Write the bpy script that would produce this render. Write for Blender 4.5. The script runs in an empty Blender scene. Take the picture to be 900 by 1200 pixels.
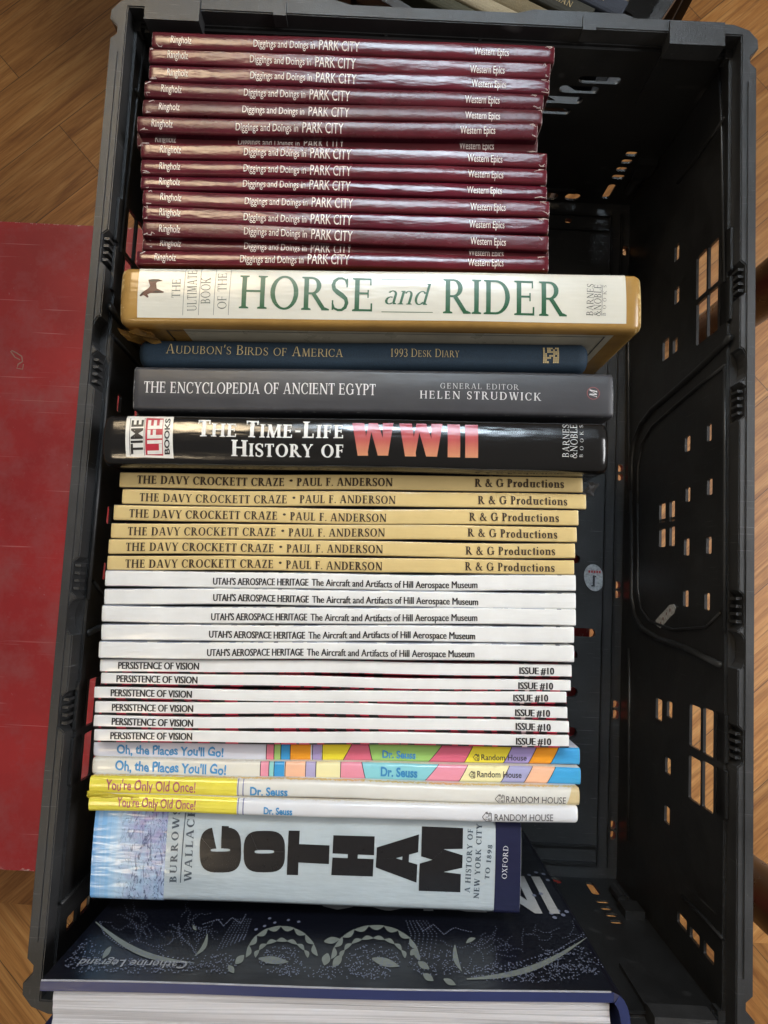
import bpy, bmesh, math, random
from mathutils import Vector, Matrix, Euler
from mathutils.geometry import tessellate_polygon

random.seed(7)
S = bpy.context.scene
COL = S.collection

# ------------------------------------------------------------------ camera, world, lights, exposure
F = 850.0                                   # focal length in pixels of the 900x1200 photograph
RIM = 0.21                                  # height of the crate rim above the red box
CAM = Vector((-0.0140, -0.0531, 0.4204 + RIM))
EUL = Euler((0.0912, -0.0003, 0.0502), 'XYZ')
cd = bpy.data.cameras.new("camera")
cam = bpy.data.objects.new("camera", cd)
COL.objects.link(cam)
cam.location = CAM
cam.rotation_euler = EUL
cd.sensor_fit = 'HORIZONTAL'
cd.sensor_width = 36.0
cd.lens = 36.0 * F / 900.0
cd.clip_start = 0.01
cd.clip_end = 100
S.camera = cam

w = bpy.data.worlds.new("World")
S.world = w
w.use_nodes = True
w.node_tree.nodes["Background"].inputs[0].default_value = (1.0, 0.94, 0.86, 1)
w.node_tree.nodes["Background"].inputs[1].default_value = 0.155

def area(name, loc, target, sx, sy, power, col, spread=180):
    l = bpy.data.lights.new(name, 'AREA')
    l.shape = 'RECTANGLE'
    l.size, l.size_y = sx, sy
    l.energy = power
    l.color = col
    l.spread = math.radians(spread)
    o = bpy.data.objects.new(name, l)
    COL.objects.link(o)
    o.location = loc
    o.rotation_euler = (Vector(target) - Vector(loc)).to_track_quat('-Z', 'Y').to_euler()
    return o

area("window_light", (2.1, 0.30, 1.70), (0.1, 0.0, 0.1), 1.3, 1.0, 50, (0.985, 0.985, 1.0))
area("front_window_light", (0.07, 1.62, 2.35), (0.06, 0.03, 0.2), 0.80, 0.50, 0.97, (0.72, 0.87, 1.0), 24)
area("ceiling_lamp_light", (-0.70, 1.25, 2.0), (0.0, 0.05, 0.2), 0.45, 0.60, 0.46, (1.0, 0.78, 0.50), 24)
area("ceiling_lamp_light", (-0.86, -0.95, 2.2), (-0.10, -0.16, 0.2), 0.22, 0.22, 0.10, (1.0, 0.80, 0.54), 24)

S.view_settings.view_transform = 'Standard'
S.view_settings.look = 'None'
S.view_settings.exposure = 0.0
S.view_settings.gamma = 1.0

# ------------------------------------------------------------------ calibration: photo pixel -> point of a plane in the room
RM = EUL.to_matrix()

def ray(x, y):
    return RM @ Vector(((x - 450) / F, -(y - 600) / F, -1))

def bp(x, y, z):
    d = ray(x, y)
    return CAM + d * ((z - CAM.z) / d.z)

def bpx(x, y, X):
    d = ray(x, y)
    return CAM + d * ((X - CAM.x) / d.x)

def bpy_(x, y, Y):
    d = ray(x, y)
    return CAM + d * ((Y - CAM.y) / d.y)

# ------------------------------------------------------------------ materials
def lin(c):
    r = []
    for v in c[:3]:
        v = v / 255.0
        r.append(v / 12.92 if v <= 0.04045 else ((v + 0.055) / 1.055) ** 2.4)
    return (r[0], r[1], r[2], 1)

class NT:
    def __init__(s, name):
        s.m = bpy.data.materials.new(name)
        s.m.use_nodes = True
        s.t = s.m.node_tree
        s.b = s.t.nodes["Principled BSDF"]
    def n(s, typ, **kw):
        k = s.t.nodes.new(typ)
        for a, v in kw.items():
            setattr(k, a, v)
        return k
    def l(s, a, b):
        s.t.links.new(a, b)
    def coord(s, kind='Object', scale=(1, 1, 1), rot=(0, 0, 0)):
        c = s.n('ShaderNodeTexCoord')
        m = s.n('ShaderNodeMapping')
        m.inputs['Scale'].default_value = scale
        m.inputs['Rotation'].default_value = rot
        s.l(c.outputs[kind], m.inputs[0])
        return m.outputs[0]
    def noise(s, vec, scale, detail=4, rough=0.55, dist=0.0):
        k = s.n('ShaderNodeTexNoise')
        k.inputs['Scale'].default_value = scale
        k.inputs['Detail'].default_value = detail
        k.inputs['Roughness'].default_value = rough
        k.inputs['Distortion'].default_value = dist
        s.l(vec, k.inputs['Vector'])
        return k.outputs['Fac']
    def ramp(s, fac, stops, interp='LINEAR'):
        k = s.n('ShaderNodeValToRGB')
        k.color_ramp.interpolation = interp
        e = k.color_ramp.elements
        e[0].position, e[0].color = stops[0]
        e[1].position, e[1].color = stops[-1]
        for p, c in stops[1:-1]:
            q = e.new(p)
            q.color = c
        s.l(fac, k.inputs[0])
        return k.outputs[0]
    def math(s, op, a, b=None, clamp=False):
        k = s.n('ShaderNodeMath', operation=op, use_clamp=clamp)
        for i, v in enumerate((a, b)):
            if v is None:
                continue
            if isinstance(v, (int, float)):
                k.inputs[i].default_value = v
            else:
                s.l(v, k.inputs[i])
        return k.outputs[0]
    def mix(s, fac, a, b, blend='MIX'):
        k = s.n('ShaderNodeMix', data_type='RGBA', blend_type=blend)
        for i, v in ((0, fac), (6, a), (7, b)):
            if isinstance(v, (int, float)):
                k.inputs[i].default_value = v
            elif isinstance(v, tuple):
                k.inputs[i].default_value = v
            else:
                s.l(v, k.inputs[i])
        return k.outputs[2]
    def bump(s, h, strength=0.2, dist=0.001, normal=None):
        k = s.n('ShaderNodeBump')
        k.inputs['Strength'].default_value = strength
        k.inputs['Distance'].default_value = dist
        s.l(h, k.inputs['Height'])
        if normal is not None:
            s.l(normal, k.inputs['Normal'])
        return k.outputs[0]
    def col(s, v):
        if isinstance(v, tuple):
            s.b.inputs['Base Color'].default_value = v
        else:
            s.l(v, s.b.inputs['Base Color'])
    def rough(s, v):
        if isinstance(v, (int, float)):
            s.b.inputs['Roughness'].default_value = v
        else:
            s.l(v, s.b.inputs['Roughness'])

def grey(v):
    return (v, v, v, 1)

def cover_mat(name, rgb, rough=0.25, wear=(225, 220, 215), grain=0.06, wave=0.25, dirt=0.08, wearamt=1.0, spec=0.5, coat=0.0, peel=0.0, wsc=55):
    """printed, laminated card: slight mottling, wear along the edges (vertex attribute 'wear'), uneven gloss"""
    t = NT(name)
    v = t.coord('Object')
    c = lin(rgb)
    dark = tuple(x * (1 - 2.2 * dirt) for x in c[:3]) + (1,)
    light = tuple(min(1, x * (1 + dirt)) for x in c[:3]) + (1,)
    n1 = t.noise(v, 35, 5, 0.6)
    base = t.ramp(n1, [(0.3, dark), (0.65, light)])
    a = t.n('ShaderNodeAttribute', attribute_name='wear')
    n2 = t.noise(v, 420, 5, 0.75)
    wv = t.math('MULTIPLY', a.outputs['Fac'], wearamt)
    m = t.math('SUBTRACT', t.math('ADD', n2, wv), 1.12)
    m = t.math('MULTIPLY', m, 9.0, True)
    t.col(t.mix(m, base, lin(wear)))
    n3 = t.noise(t.coord('Object', (1, 4, 1)), 60, 4, 0.6)
    t.rough(t.math('ADD', t.math('MULTIPLY', n3, rough * 0.7), rough * 0.65))
    g = t.bump(t.noise(v, 1500, 2), grain, 0.0004)
    g = t.bump(t.noise(t.coord('Object', (0.35, 1.6, 1)), wsc, 3), wave, 0.0016 * 55 / wsc, g)
    if peel:
        g = t.bump(t.noise(t.coord('Object', (1, 0.6, 1)), 620, 3, 0.65), peel, 0.0006, g)
    t.l(g, t.b.inputs['Normal'])
    t.b.inputs['Specular IOR Level'].default_value = spec
    t.b.inputs['Coat Weight'].default_value = coat
    t.b.inputs['Coat Roughness'].default_value = 0.12
    return t.m

_ink = {}
def ink(rgb, rough=0.35):
    k = (rgb, rough)
    if k not in _ink:
        t = NT("ink_%d_%d_%d" % rgb)
        c = lin(rgb)
        n = t.noise(t.coord('Object'), 300, 4)
        t.col(t.ramp(n, [(0.25, tuple(x * 0.85 for x in c[:3]) + (1,)), (0.7, c)]))
        t.rough(rough)
        t.l(t.bump(t.noise(t.coord('Object', (0.35, 1.6, 1)), 55, 3), 0.25, 0.0016), t.b.inputs['Normal'])
        _ink[k] = t.m
    return _ink[k]

def page_mat(name, rgb, axis=1, freq=900):
    t = NT(name)
    sc = [6, 6, 6]
    sc[axis] = freq
    n = t.noise(t.coord('Object', tuple(sc)), 1.0, 5, 0.7)
    sc[axis] = freq * 3.1
    n_ = t.noise(t.coord('Object', tuple(sc)), 1.0, 3, 0.6)
    n = t.math('ADD', t.math('MULTIPLY', n, 0.6), t.math('MULTIPLY', n_, 0.4))
    c = lin(rgb)
    t.col(t.ramp(n, [(0.34, tuple(x * 0.42 for x in c[:3]) + (1,)), (0.5, c), (0.8, tuple(min(1, x * 1.08) for x in c[:3]) + (1,))]))
    t.rough(0.8)
    t.l(t.bump(n, 0.8, 0.0008), t.b.inputs['Normal'])
    return t.m

def plastic_mat(name, k=1.0):
    t = NT(name)
    v = t.coord('Object')
    n = t.noise(v, 22, 6, 0.65)
    n2 = t.noise(t.coord('Object', (3, 0.7, 1)), 160, 5, 0.7)
    dust = t.noise(v, 700, 2, 0.5)
    b = t.ramp(n, [(0.3, (0.013 * k, 0.013 * k, 0.0133 * k, 1)), (0.7, (0.024 * k, 0.024 * k, 0.0247 * k, 1))])
    s = t.math('MULTIPLY', t.math('SUBTRACT', n2, 0.62), 3.0, True)
    b = t.mix(s, b, (0.06 * k, 0.06 * k, 0.061 * k, 1))
    for (rot, sc, th) in ((0.15, 1.0, 0.735), (1.45, 1.0, 0.735), (-0.7, 1.3, 0.75), (0.8, 0.7, 0.75)):
        mp = t.n('ShaderNodeMapping')
        mp.inputs['Rotation'].default_value = (rot, rot * 0.7, rot)
        mp.inputs['Scale'].default_value = (40 * sc, 1400 * sc, 40 * sc)
        t.l(v, mp.inputs[0])
        ln = t.math('MULTIPLY', t.math('SUBTRACT', t.noise(mp.outputs[0], 1.0, 1, 0.4, 0.2), th), 12, True)
        b = t.mix(t.math('MULTIPLY', ln, 0.55), b, (0.11 * k, 0.11 * k, 0.112 * k, 1))
    d = t.math('MULTIPLY', t.math('SUBTRACT', dust, 0.73), 9.0, True)
    b = t.mix(d, b, (0.12, 0.12, 0.12, 1))
    t.col(b)
    t.rough(t.math('ADD', t.math('MULTIPLY', n, 0.40), 0.20))
    g = t.bump(t.noise(v, 1300, 2), 0.22, 0.0004)
    g = t.bump(n2, 0.16, 0.0008, g)
    t.l(g, t.b.inputs['Normal'])
    return t.m

def wood_mat():
    t = NT("oak_floor")
    def lay(rot):
        v = t.coord('Object', (1, 1, 1), (0, 0, rot))
        br = t.n('ShaderNodeTexBrick')
        br.offset = 0.37
        br.inputs['Color1'].default_value = (0.25, 0.25, 0.25, 1)
        br.inputs['Color2'].default_value = (0.85, 0.85, 0.85, 1)
        br.inputs['Mortar'].default_value = (0, 0, 0, 1)
        br.inputs['Scale'].default_value = 1.0
        br.inputs['Mortar Size'].default_value = 0.0005
        br.inputs['Mortar Smooth'].default_value = 0.3
        br.inputs['Bias'].default_value = 0.0
        br.inputs['Brick Width'].default_value = 0.62
        br.inputs['Row Height'].default_value = 0.072
        t.l(v, br.inputs[0])
        # grain: stretched along the plank, shifted per plank
        mp = t.n('ShaderNodeMapping')
        mp.inputs['Scale'].default_value = (5, 60, 1)
        t.l(v, mp.inputs[0])
        ad = t.n('ShaderNodeVectorMath', operation='ADD')
        t.l(mp.outputs[0], ad.inputs[0])
        sc = t.n('ShaderNodeVectorMath', operation='SCALE')
        sc.inputs['Scale'].default_value = 17.0
        t.l(br.outputs['Color'], sc.inputs[0])
        t.l(sc.outputs[0], ad.inputs[1])
        gr = t.noise(ad.outputs[0], 1.3, 8, 0.68, 0.9)
        mp2 = t.n('ShaderNodeMapping')
        mp2.inputs['Scale'].default_value = (14, 420, 1)
        t.l(v, mp2.inputs[0])
        fine = t.noise(mp2.outputs[0], 1.0, 4, 0.6, 0.3)
        c = t.ramp(gr, [(0.30, lin((136, 84, 36))), (0.5, lin((186, 129, 68))), (0.72, lin((214, 163, 98)))])
        c = t.mix(t.math('MULTIPLY', t.math('SUBTRACT', fine, 0.50), 3.2, True), c, lin((112, 72, 36)))
        tone = t.ramp(br.outputs['Color'], [(0.2, (0.74, 0.71, 0.67, 1)), (0.9, (1.05, 1.03, 1.0, 1))])
        c = t.mix(1.0, c, tone, 'MULTIPLY')
        c = t.mix(t.math('MULTIPLY', br.outputs['Fac'], 0.75), c, (0.05, 0.03, 0.014, 1))
        return c, fine, br.outputs['Fac']
    c1, f1, m1 = lay(math.radians(-43))
    c2, f2, m2 = lay(math.radians(47))
    sx = t.n('ShaderNodeSeparateXYZ')
    t.l(t.coord('Object'), sx.inputs[0])
    sel = t.math('LESS_THAN', sx.outputs[1], -0.392)
    t.col(t.mix(sel, c1, c2))
    t.rough(t.math('ADD', t.math('MULTIPLY', f1, 0.25), 0.30))
    g = t.bump(f1, 0.12, 0.0006)
    t.l(g, t.b.inputs['Normal'])
    return t.m

def red_mat():
    t = NT("red_paint")
    v = t.coord('Object')
    n = t.noise(v, 9, 6, 0.6)
    base = t.ramp(n, [(0.3, lin((168, 36, 42))), (0.7, lin((202, 50, 54)))])
    # dull, dusty patches of wear
    n4 = t.noise(v, 28, 6, 0.7)
    base = t.mix(t.math('MULTIPLY', t.math('SUBTRACT', n4, 0.44), 3.0, True), base, lin((180, 92, 92)))
    tot = None
    for (rot, sc, seed, th) in ((0.25, 1, 1.0, 0.735), (-0.5, 1, 5.0, 0.74), (1.25, 1, 9.0, 0.745), (2.1, 1, 13.0, 0.74), (0.8, 0.6, 3.0, 0.75)):
        m = t.n('ShaderNodeMapping')
        m.inputs['Rotation'].default_value = (0, 0, rot)
        m.inputs['Scale'].default_value = (9 * sc, 420 * sc, 1)
        m.inputs['Location'].default_value = (seed, seed * 0.7, 0)
        t.l(v, m.inputs[0])
        nn = t.noise(m.outputs[0], 1.0, 1, 0.4, 0.25)
        line = t.math('MULTIPLY', t.math('SUBTRACT', nn, th), 18, True)
        tot = line if tot is None else t.math('MAXIMUM', tot, line)
    base = t.mix(t.math('MULTIPLY', tot, 0.5), base, lin((216, 150, 148)))
    sp = t.math('MULTIPLY', t.math('SUBTRACT', t.noise(v, 230, 4, 0.7), 0.69), 12, True)
    base = t.mix(sp, base, lin((190, 140, 138)))
    # paint rubbed off along the edges (vertex attribute)
    a = t.n('ShaderNodeAttribute', attribute_name='wear')
    e = t.math('MULTIPLY', t.math('SUBTRACT', t.math('ADD', t.noise(v, 170, 5, 0.75), a.outputs['Fac']), 1.28), 10.0, True)
    base = t.mix(e, base, lin((214, 176, 168)))
    t.col(base)
    t.rough(t.math('ADD', t.math('MULTIPLY', n4, 0.3), 0.34))
    t.l(t.bump(n4, 0.15, 0.001), t.b.inputs['Normal'])
    return t.m

M_PLASTIC = plastic_mat("black_plastic")
M_RIM = plastic_mat("scuffed_black_plastic", 1.9)
M_WOOD = wood_mat()
M_RED = red_mat()
M_PAGE = page_mat("page_edges", (232, 226, 212))
M_PAGE_W = page_mat("white_page_edges", (208, 205, 207), 1, 900)

def simple(name, rgb, rough=0.5, metal=0.0):
    t = NT(name)
    c = lin(rgb)
    n = t.noise(t.coord('Object'), 90, 5)
    t.col(t.ramp(n, [(0.3, tuple(x * 0.72 for x in c[:3]) + (1,)), (0.7, c)]))
    t.rough(t.math('ADD', t.math('MULTIPLY', n, 0.2), rough - 0.1))
    t.b.inputs['Metallic'].default_value = metal
    return t.m

# ------------------------------------------------------------------ object helpers
def link(name, bm, mat, parent=None, loc=None, smooth=False):
    bmesh.ops.recalc_face_normals(bm, faces=bm.faces)
    return link_raw(name, bm, mat, parent, loc, smooth)

def link_raw(name, bm, mat, parent=None, loc=None, smooth=False):
    me = bpy.data.meshes.new(name)
    bm.to_mesh(me)
    bm.free()
    for m in (mat if isinstance(mat, (list, tuple)) else [mat]):
        me.materials.append(m)
    o = bpy.data.objects.new(name, me)
    COL.objects.link(o)
    if parent:
        o.parent = parent
    if loc is not None:
        o.location = loc
    if smooth:
        me.polygons.foreach_set('use_smooth', [True] * len(me.polygons))
    return o

def thing(name, label, cat, loc=(0, 0, 0), rz=0.0, group=None):
    o = bpy.data.objects.new(name, None)
    o.empty_display_size = 0.02
    COL.objects.link(o)
    o.location = loc
    o.rotation_euler = (0, 0, rz)
    o['label'] = label
    o['category'] = cat
    if group:
        o['group'] = group
    return o

def add_box(bm, x0, y0, z0, x1, y1, z1):
    v = [bm.verts.new(p) for p in ((x0, y0, z0), (x1, y0, z0), (x1, y1, z0), (x0, y1, z0), (x0, y0, z1), (x1, y0, z1), (x1, y1, z1), (x0, y1, z1))]
    for f in ((3, 2, 1, 0), (4, 5, 6, 7), (0, 1, 5, 4), (1, 2, 6, 5), (2, 3, 7, 6), (3, 0, 4, 7)):
        bm.faces.new([v[i] for i in f])

def add_plate(bm, outer, holes, fn, t):
    """flat plate with holes: 2D loops (a,b) -> fn(a,b,depth); depth 0 and t"""
    loops = [outer] + holes
    tris = tessellate_polygon([[Vector((a, b, 0)) for a, b in lp] for lp in loops])
    flat = [p for lp in loops for p in lp]
    A = [bm.verts.new(fn(a, b, 0)) for a, b in flat]
    B = [bm.verts.new(fn(a, b, t)) for a, b in flat]
    for tr in tris:
        try:
            bm.faces.new([A[i] for i in tr])
            bm.faces.new([B[i] for i in reversed(tr)])
        except ValueError:
            pass
    k = 0
    for lp in loops:
        n = len(lp)
        for i in range(n):
            j = (i + 1) % n
            try:
                bm.faces.new((A[k + i], A[k + j], B[k + j], B[k + i]))
            except ValueError:
                pass
        k += n

def rrect(a0, b0, a1, b1, r=None, n=3):
    a0, a1 = min(a0, a1), max(a0, a1)
    b0, b1 = min(b0, b1), max(b0, b1)
    r = min(a1 - a0, b1 - b0) * 0.42 if r is None else min(r, (a1 - a0) * 0.49, (b1 - b0) * 0.49)
    pts = []
    for cx, cy, s in ((a1 - r, b1 - r, 0), (a0 + r, b1 - r, 90), (a0 + r, b0 + r, 180), (a1 - r, b0 + r, 270)):
        for i in range(n + 1):
            q = math.radians(s + 90 * i / n)
            pts.append((cx + r * math.cos(q), cy + r * math.sin(q)))
    return pts

def add_tube(bm, pts, rad, n=8):
    rings = []
    for i, p in enumerate(pts):
        p = Vector(p)
        a = Vector(pts[max(i - 1, 0)])
        b = Vector(pts[min(i + 1, len(pts) - 1)])
        d = (b - a).normalized()
        u = d.orthogonal().normalized() if i == 0 else (u - d * u.dot(d)).normalized()
        vv = d.cross(u)
        r = rad[i] if isinstance(rad, (list, tuple)) else rad
        rings.append([bm.verts.new(p + (u * math.cos(2 * math.pi * k / n) + vv * math.sin(2 * math.pi * k / n)) * r) for k in range(n)])
    for a, b in zip(rings, rings[1:]):
        for k in range(n):
            bm.faces.new((a[k], a[(k + 1) % n], b[(k + 1) % n], b[k]))
    bm.faces.new(rings[0][::-1])
    bm.faces.new(rings[-1])

# ------------------------------------------------------------------ lettering: the built-in sans, and a serif drawn stroke by stroke
_sans = {}
def sans_polys(s, bold=0.0):
    k = (s, bold)
    if k not in _sans:
        c = bpy.data.curves.new('lettering', 'FONT')
        c.body = s
        c.offset = bold
        c.resolution_u = 3
        o = bpy.data.objects.new('lettering', c)
        COL.objects.link(o)
        dg = bpy.context.evaluated_depsgraph_get()
        m = bpy.data.meshes.new_from_object(o.evaluated_get(dg))
        vs = [(v.co.x / 0.729, v.co.y / 0.729) for v in m.vertices]
        _sans[k] = [[vs[i] for i in p.vertices] for p in m.polygons]
        bpy.data.objects.remove(o)
        bpy.data.curves.remove(c)
        bpy.data.meshes.remove(m)
    return _sans[k]

def serif_set(T, t, f, e):
    """T thick stroke, t thin stroke, f serif thickness, e serif overhang; cap height 1"""
    G = {}
    def R(x0, y0, x1, y1):
        return [(x0, y0), (x1, y0), (x1, y1), (x0, y1)]
    def P(xa, ya, xb, yb, wd):
        return [(xa - wd / 2, ya), (xa + wd / 2, ya), (xb + wd / 2, yb), (xb - wd / 2, yb)]
    def sf(xc, y, half):            # bracketed serif on the base line or the cap line
        if y < 0.5:
            return [(xc - half, y), (xc + half, y), (xc + half, y + f), (xc, y + f * 2.2), (xc - half, y + f)]
        return [(xc - half, y), (xc - half, y - f), (xc, y - f * 2.2), (xc + half, y - f), (xc + half, y)]
    def stem(x, y0=0.0, y1=1.0, wd=None, b=True, tt=True):
        wd = T if wd is None else wd
        r = [R(x, y0, x + wd, y1)]
        if b:
            r.append(sf(x + wd / 2, y0, wd / 2 + e))
        if tt:
            r.append(sf(x + wd / 2, y1, wd / 2 + e))
        return r
    def arc(cx, cy, rx, ry, sx, sy, a0, a1, n=18):
        out = []
        for i in range(n):
            p, q = math.radians(a0 + (a1 - a0) * i / n), math.radians(a0 + (a1 - a0) * (i + 1) / n)
            o1 = (cx + rx * math.cos(p), cy + ry * math.sin(p))
            o2 = (cx + rx * math.cos(q), cy + ry * math.sin(q))
            i1 = (cx + (rx - sx) * math.cos(p), cy + (ry - sy) * math.sin(p))
            i2 = (cx + (rx - sx) * math.cos(q), cy + (ry - sy) * math.sin(q))
            out.append([i1, o1, o2, i2])
        return out
    def vw(pts, ws):
        out = []
        L = []
        for i, (x, y) in enumerate(pts):
            a, b = pts[max(i - 1, 0)], pts[min(i + 1, len(pts) - 1)]
            dx, dy = b[0] - a[0], b[1] - a[1]
            q = math.hypot(dx, dy) or 1
            nx, ny = -dy / q * ws[i] / 2, dx / q * ws[i] / 2
            L.append(((x + nx, y + ny), (x - nx, y - ny)))
        for p, q in zip(L, L[1:]):
            out.append([p[0], p[1], q[1], q[0]])
        return out
    def scurve(x0, y0, x1, y1):
        wd, h = x1 - x0, y1 - y0
        pts, ws = [], []
        base = [(0.90, 0.80), (0.80, 0.925), (0.60, 0.972), (0.38, 0.965), (0.17, 0.88), (0.10, 0.76), (0.16, 0.64), (0.36, 0.55), (0.62, 0.46), (0.84, 0.36), (0.90, 0.24), (0.82, 0.11), (0.62, 0.035), (0.40, 0.028), (0.18, 0.08), (0.07, 0.22)]
        wt = [t, t, t * 1.1, t * 1.2, (T + t) / 2, T * 0.8, T * 0.85, T, T, T * 0.85, T * 0.8, (T + t) / 2, t * 1.2, t * 1.1, t, t]
        for (a, b), q in zip(base, wt):
            pts.append((x0 + a * wd, y0 + b * h))
            ws.append(q)
        return vw(pts, ws) + [R(x0 + wd * 0.86, y0 + h * 0.70, x0 + wd * 0.86 + t * 0.8, y0 + h * 0.97), R(x0 + wd * 0.04, y0 + h * 0.03, x0 + wd * 0.04 + t * 0.8, y0 + h * 0.31)]
    m = e + 0.01
    G['A'] = ([P(0.12, 0, 0.39, 1, t), P(0.73, 0, 0.45, 1, T), R(0.20, 0.30, 0.64, 0.30 + t), sf(0.12, 0, 0.12), sf(0.73, 0, 0.15)], 0.90)
    G['B'] = (stem(m) + [R(m, 1 - t, 0.34, 1), R(m, 0.5, 0.36, 0.5 + t), R(m, 0, 0.36, t)] + arc(0.32, 0.755, 0.27, 0.245, T, t, -90, 90, 10) + arc(0.34, 0.265, 0.32, 0.265, T, t, -90, 90, 10), 0.72)
    G['C'] = (arc(0.44, 0.5, 0.41, 0.515, T, t, 48, 312, 24) + [R(0.69, 0.66, 0.69 + t, 0.97), R(0.69, 0.08, 0.69 + t * 0.7, 0.26)], 0.82)
    G['D'] = (stem(m) + [R(m, 1 - t, 0.40, 1), R(m, 0, 0.40, t)] + arc(0.38, 0.5, 0.45, 0.5, T, t, -90, 90, 18), 0.90)
    G['E'] = (stem(m) + [R(m, 1 - t, 0.60, 1), R(m, 0, 0.63, t), R(m, 0.5, 0.48, 0.5 + t), R(0.60 - t * 0.7, 0.78, 0.60, 1), R(0.63 - t * 0.7, 0, 0.64, 0.24), R(0.48, 0.40, 0.48 + t * 0.7, 0.64)], 0.72)
    G['F'] = (stem(m) + [R(m, 1 - t, 0.58, 1), R(m, 0.48, 0.46, 0.48 + t), R(0.58 - t * 0.7, 0.76, 0.58, 1), R(0.46, 0.38, 0.46 + t * 0.7, 0.63)], 0.65)
    G['G'] = (arc(0.44, 0.5, 0.41, 0.515, T, t, 48, 318, 24) + [R(0.69, 0.66, 0.69 + t, 0.97), R(0.66, 0.06, 0.66 + T, 0.42), sf(0.66 + T / 2, 0.42, T / 2 + e)], 0.94)
    G['H'] = (stem(m) + stem(0.66) + [R(m, 0.49, 0.66 + T, 0.49 + t)], 0.66 + T + m)
    G['I'] = (stem(m), T + 2 * m)
    G['J'] = (stem(0.22, 0.15, 1, b=False) + arc(0.10, 0.12, 0.12 + T, 0.22, T, t, -100, 0, 8), 0.22 + T + m)
    G['K'] = (stem(m) + [P(0.25, 0.42, 0.68, 1, t * 1.3), P(0.72, 0, 0.36, 0.56, T * 1.05), sf(0.68, 1, 0.12), sf(0.73, 0, 0.15)], 0.88)
    G['L'] = (stem(m) + [R(m, 0, 0.60, t), R(0.60 - t * 0.7, 0, 0.61, 0.26)], 0.68)
    G['M'] = ([P(m + 0.05, 0, m + 0.10, 1, t * 1.15), P(0.86, 0, 0.82, 1, T), P(0.48, 0, m + 0.13, 1, T), P(0.46, 0, 0.80, 1, t * 1.1), sf(m + 0.05, 0, 0.11), sf(0.86, 0, T / 2 + e), sf(m + 0.07, 1, 0.10), sf(0.85, 1, T / 2 + e * 0.8)], 1.02)
    G['N'] = ([R(m + 0.03, 0, m + 0.03 + t * 1.15, 1), R(0.74, 0, 0.74 + t * 1.15, 1), P(0.76, 0, m + 0.06, 1, T * 1.1), sf(m + 0.05, 0, 0.11), sf(m + 0.05, 1, 0.10), sf(0.77, 1, 0.11)], 0.92)
    G['O'] = (arc(0.47, 0.5, 0.44, 0.515, T, t, 0, 360, 32), 0.94)
    G['P'] = (stem(m) + [R(m, 1 - t, 0.34, 1), R(m, 0.44, 0.34, 0.44 + t)] + arc(0.33, 0.72, 0.29, 0.28, T, t, -90, 90, 12), 0.66)
    G['R'] = (stem(m) + [R(m, 1 - t, 0.34, 1), R(m, 0.46, 0.34, 0.46 + t), P(0.73, 0, 0.38, 0.49, T * 1.05), sf(0.76, 0, 0.12)] + arc(0.33, 0.73, 0.29, 0.27, T, t, -90, 90, 12), 0.84)
    G['S'] = (scurve(0.04, -0.01, 0.58, 1.01), 0.63)
    G['T'] = (stem(0.34 - T / 2, tt=False) + [R(0.02, 1 - t, 0.66, 1), R(0.02, 0.76, 0.02 + t * 0.8, 1), R(0.66 - t * 0.8, 0.76, 0.66, 1)], 0.69)
    G['U'] = (stem(m, 0.30, 1, b=False) + stem(0.68, 0.30, 1, t * 1.2, b=False) + arc(0.375 + m / 2 + t * 0.3, 0.32, 0.375 - m / 2 + t * 0.6, 0.335, T * 0.8, t, 180, 360, 14), 0.88)
    G['V'] = ([P(0.40, 0, 0.12, 1, T), P(0.44, 0, 0.70, 1, t), sf(0.13, 1, 0.15), sf(0.70, 1, 0.12)], 0.82)
    G['W'] = ([P(0.34, 0, 0.12, 1, T), P(0.37, 0, 0.58, 1, t), P(0.80, 0, 0.56, 1, T), P(0.84, 0, 1.04, 1, t), sf(0.13, 1, 0.15), sf(1.04, 1, 0.11), sf(0.55, 1, 0.12)], 1.14)
    G['X'] = ([P(0.66, 0, 0.14, 1, T), P(0.12, 0, 0.62, 1, t), sf(0.12, 0, 0.11), sf(0.66, 0, 0.14), sf(0.14, 1, 0.14), sf(0.62, 1, 0.11)], 0.79)
    G['Y'] = ([P(0.39, 0.46, 0.12, 1, T), P(0.41, 0.46, 0.68, 1, t), R(0.40 - T / 2, 0, 0.40 + T / 2, 0.5), sf(0.40, 0, T / 2 + e), sf(0.13, 1, 0.14), sf(0.68, 1, 0.11)], 0.80)
    G['Z'] = ([R(0.06, 1 - t, 0.62, 1), R(0.04, 0, 0.64, t), P(0.14, 0, 0.53, 1, T), R(0.06, 0.76, 0.06 + t * 0.7, 1), R(0.64 - t * 0.7, 0, 0.64, 0.24)], 0.69)
    G['&'] = (arc(0.36, 0.76, 0.19, 0.24, T * 0.7, t, 0, 360, 18) + arc(0.32, 0.27, 0.28, 0.285, T * 0.9, t, 60, 330, 18) + [P(0.78, 0, 0.26, 0.70, T), P(0.58, 0.12, 0.74, 0.52, t), sf(0.75, 0.52, 0.10), sf(0.82, 0, 0.09)], 0.92)
    G['.'] = (arc(0.13, 0.07, 0.085, 0.085, 0.084, 0.084, 0, 360, 10), 0.27)
    G['\u2022'] = (arc(0.22, 0.42, 0.13, 0.13, 0.129, 0.129, 0, 360, 14), 0.44)
    G['-'] = ([R(0.05, 0.33, 0.33, 0.33 + t * 1.5)], 0.38)
    G["'"] = ([P(0.10, 0.70, 0.14, 1.02, T * 0.8)], 0.24)
    G[' '] = ([], 0.34)
    G['1'] = (stem(0.16) + [P(0.08, 0.78, 0.20, 0.96, t)], 0.48)
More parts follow.
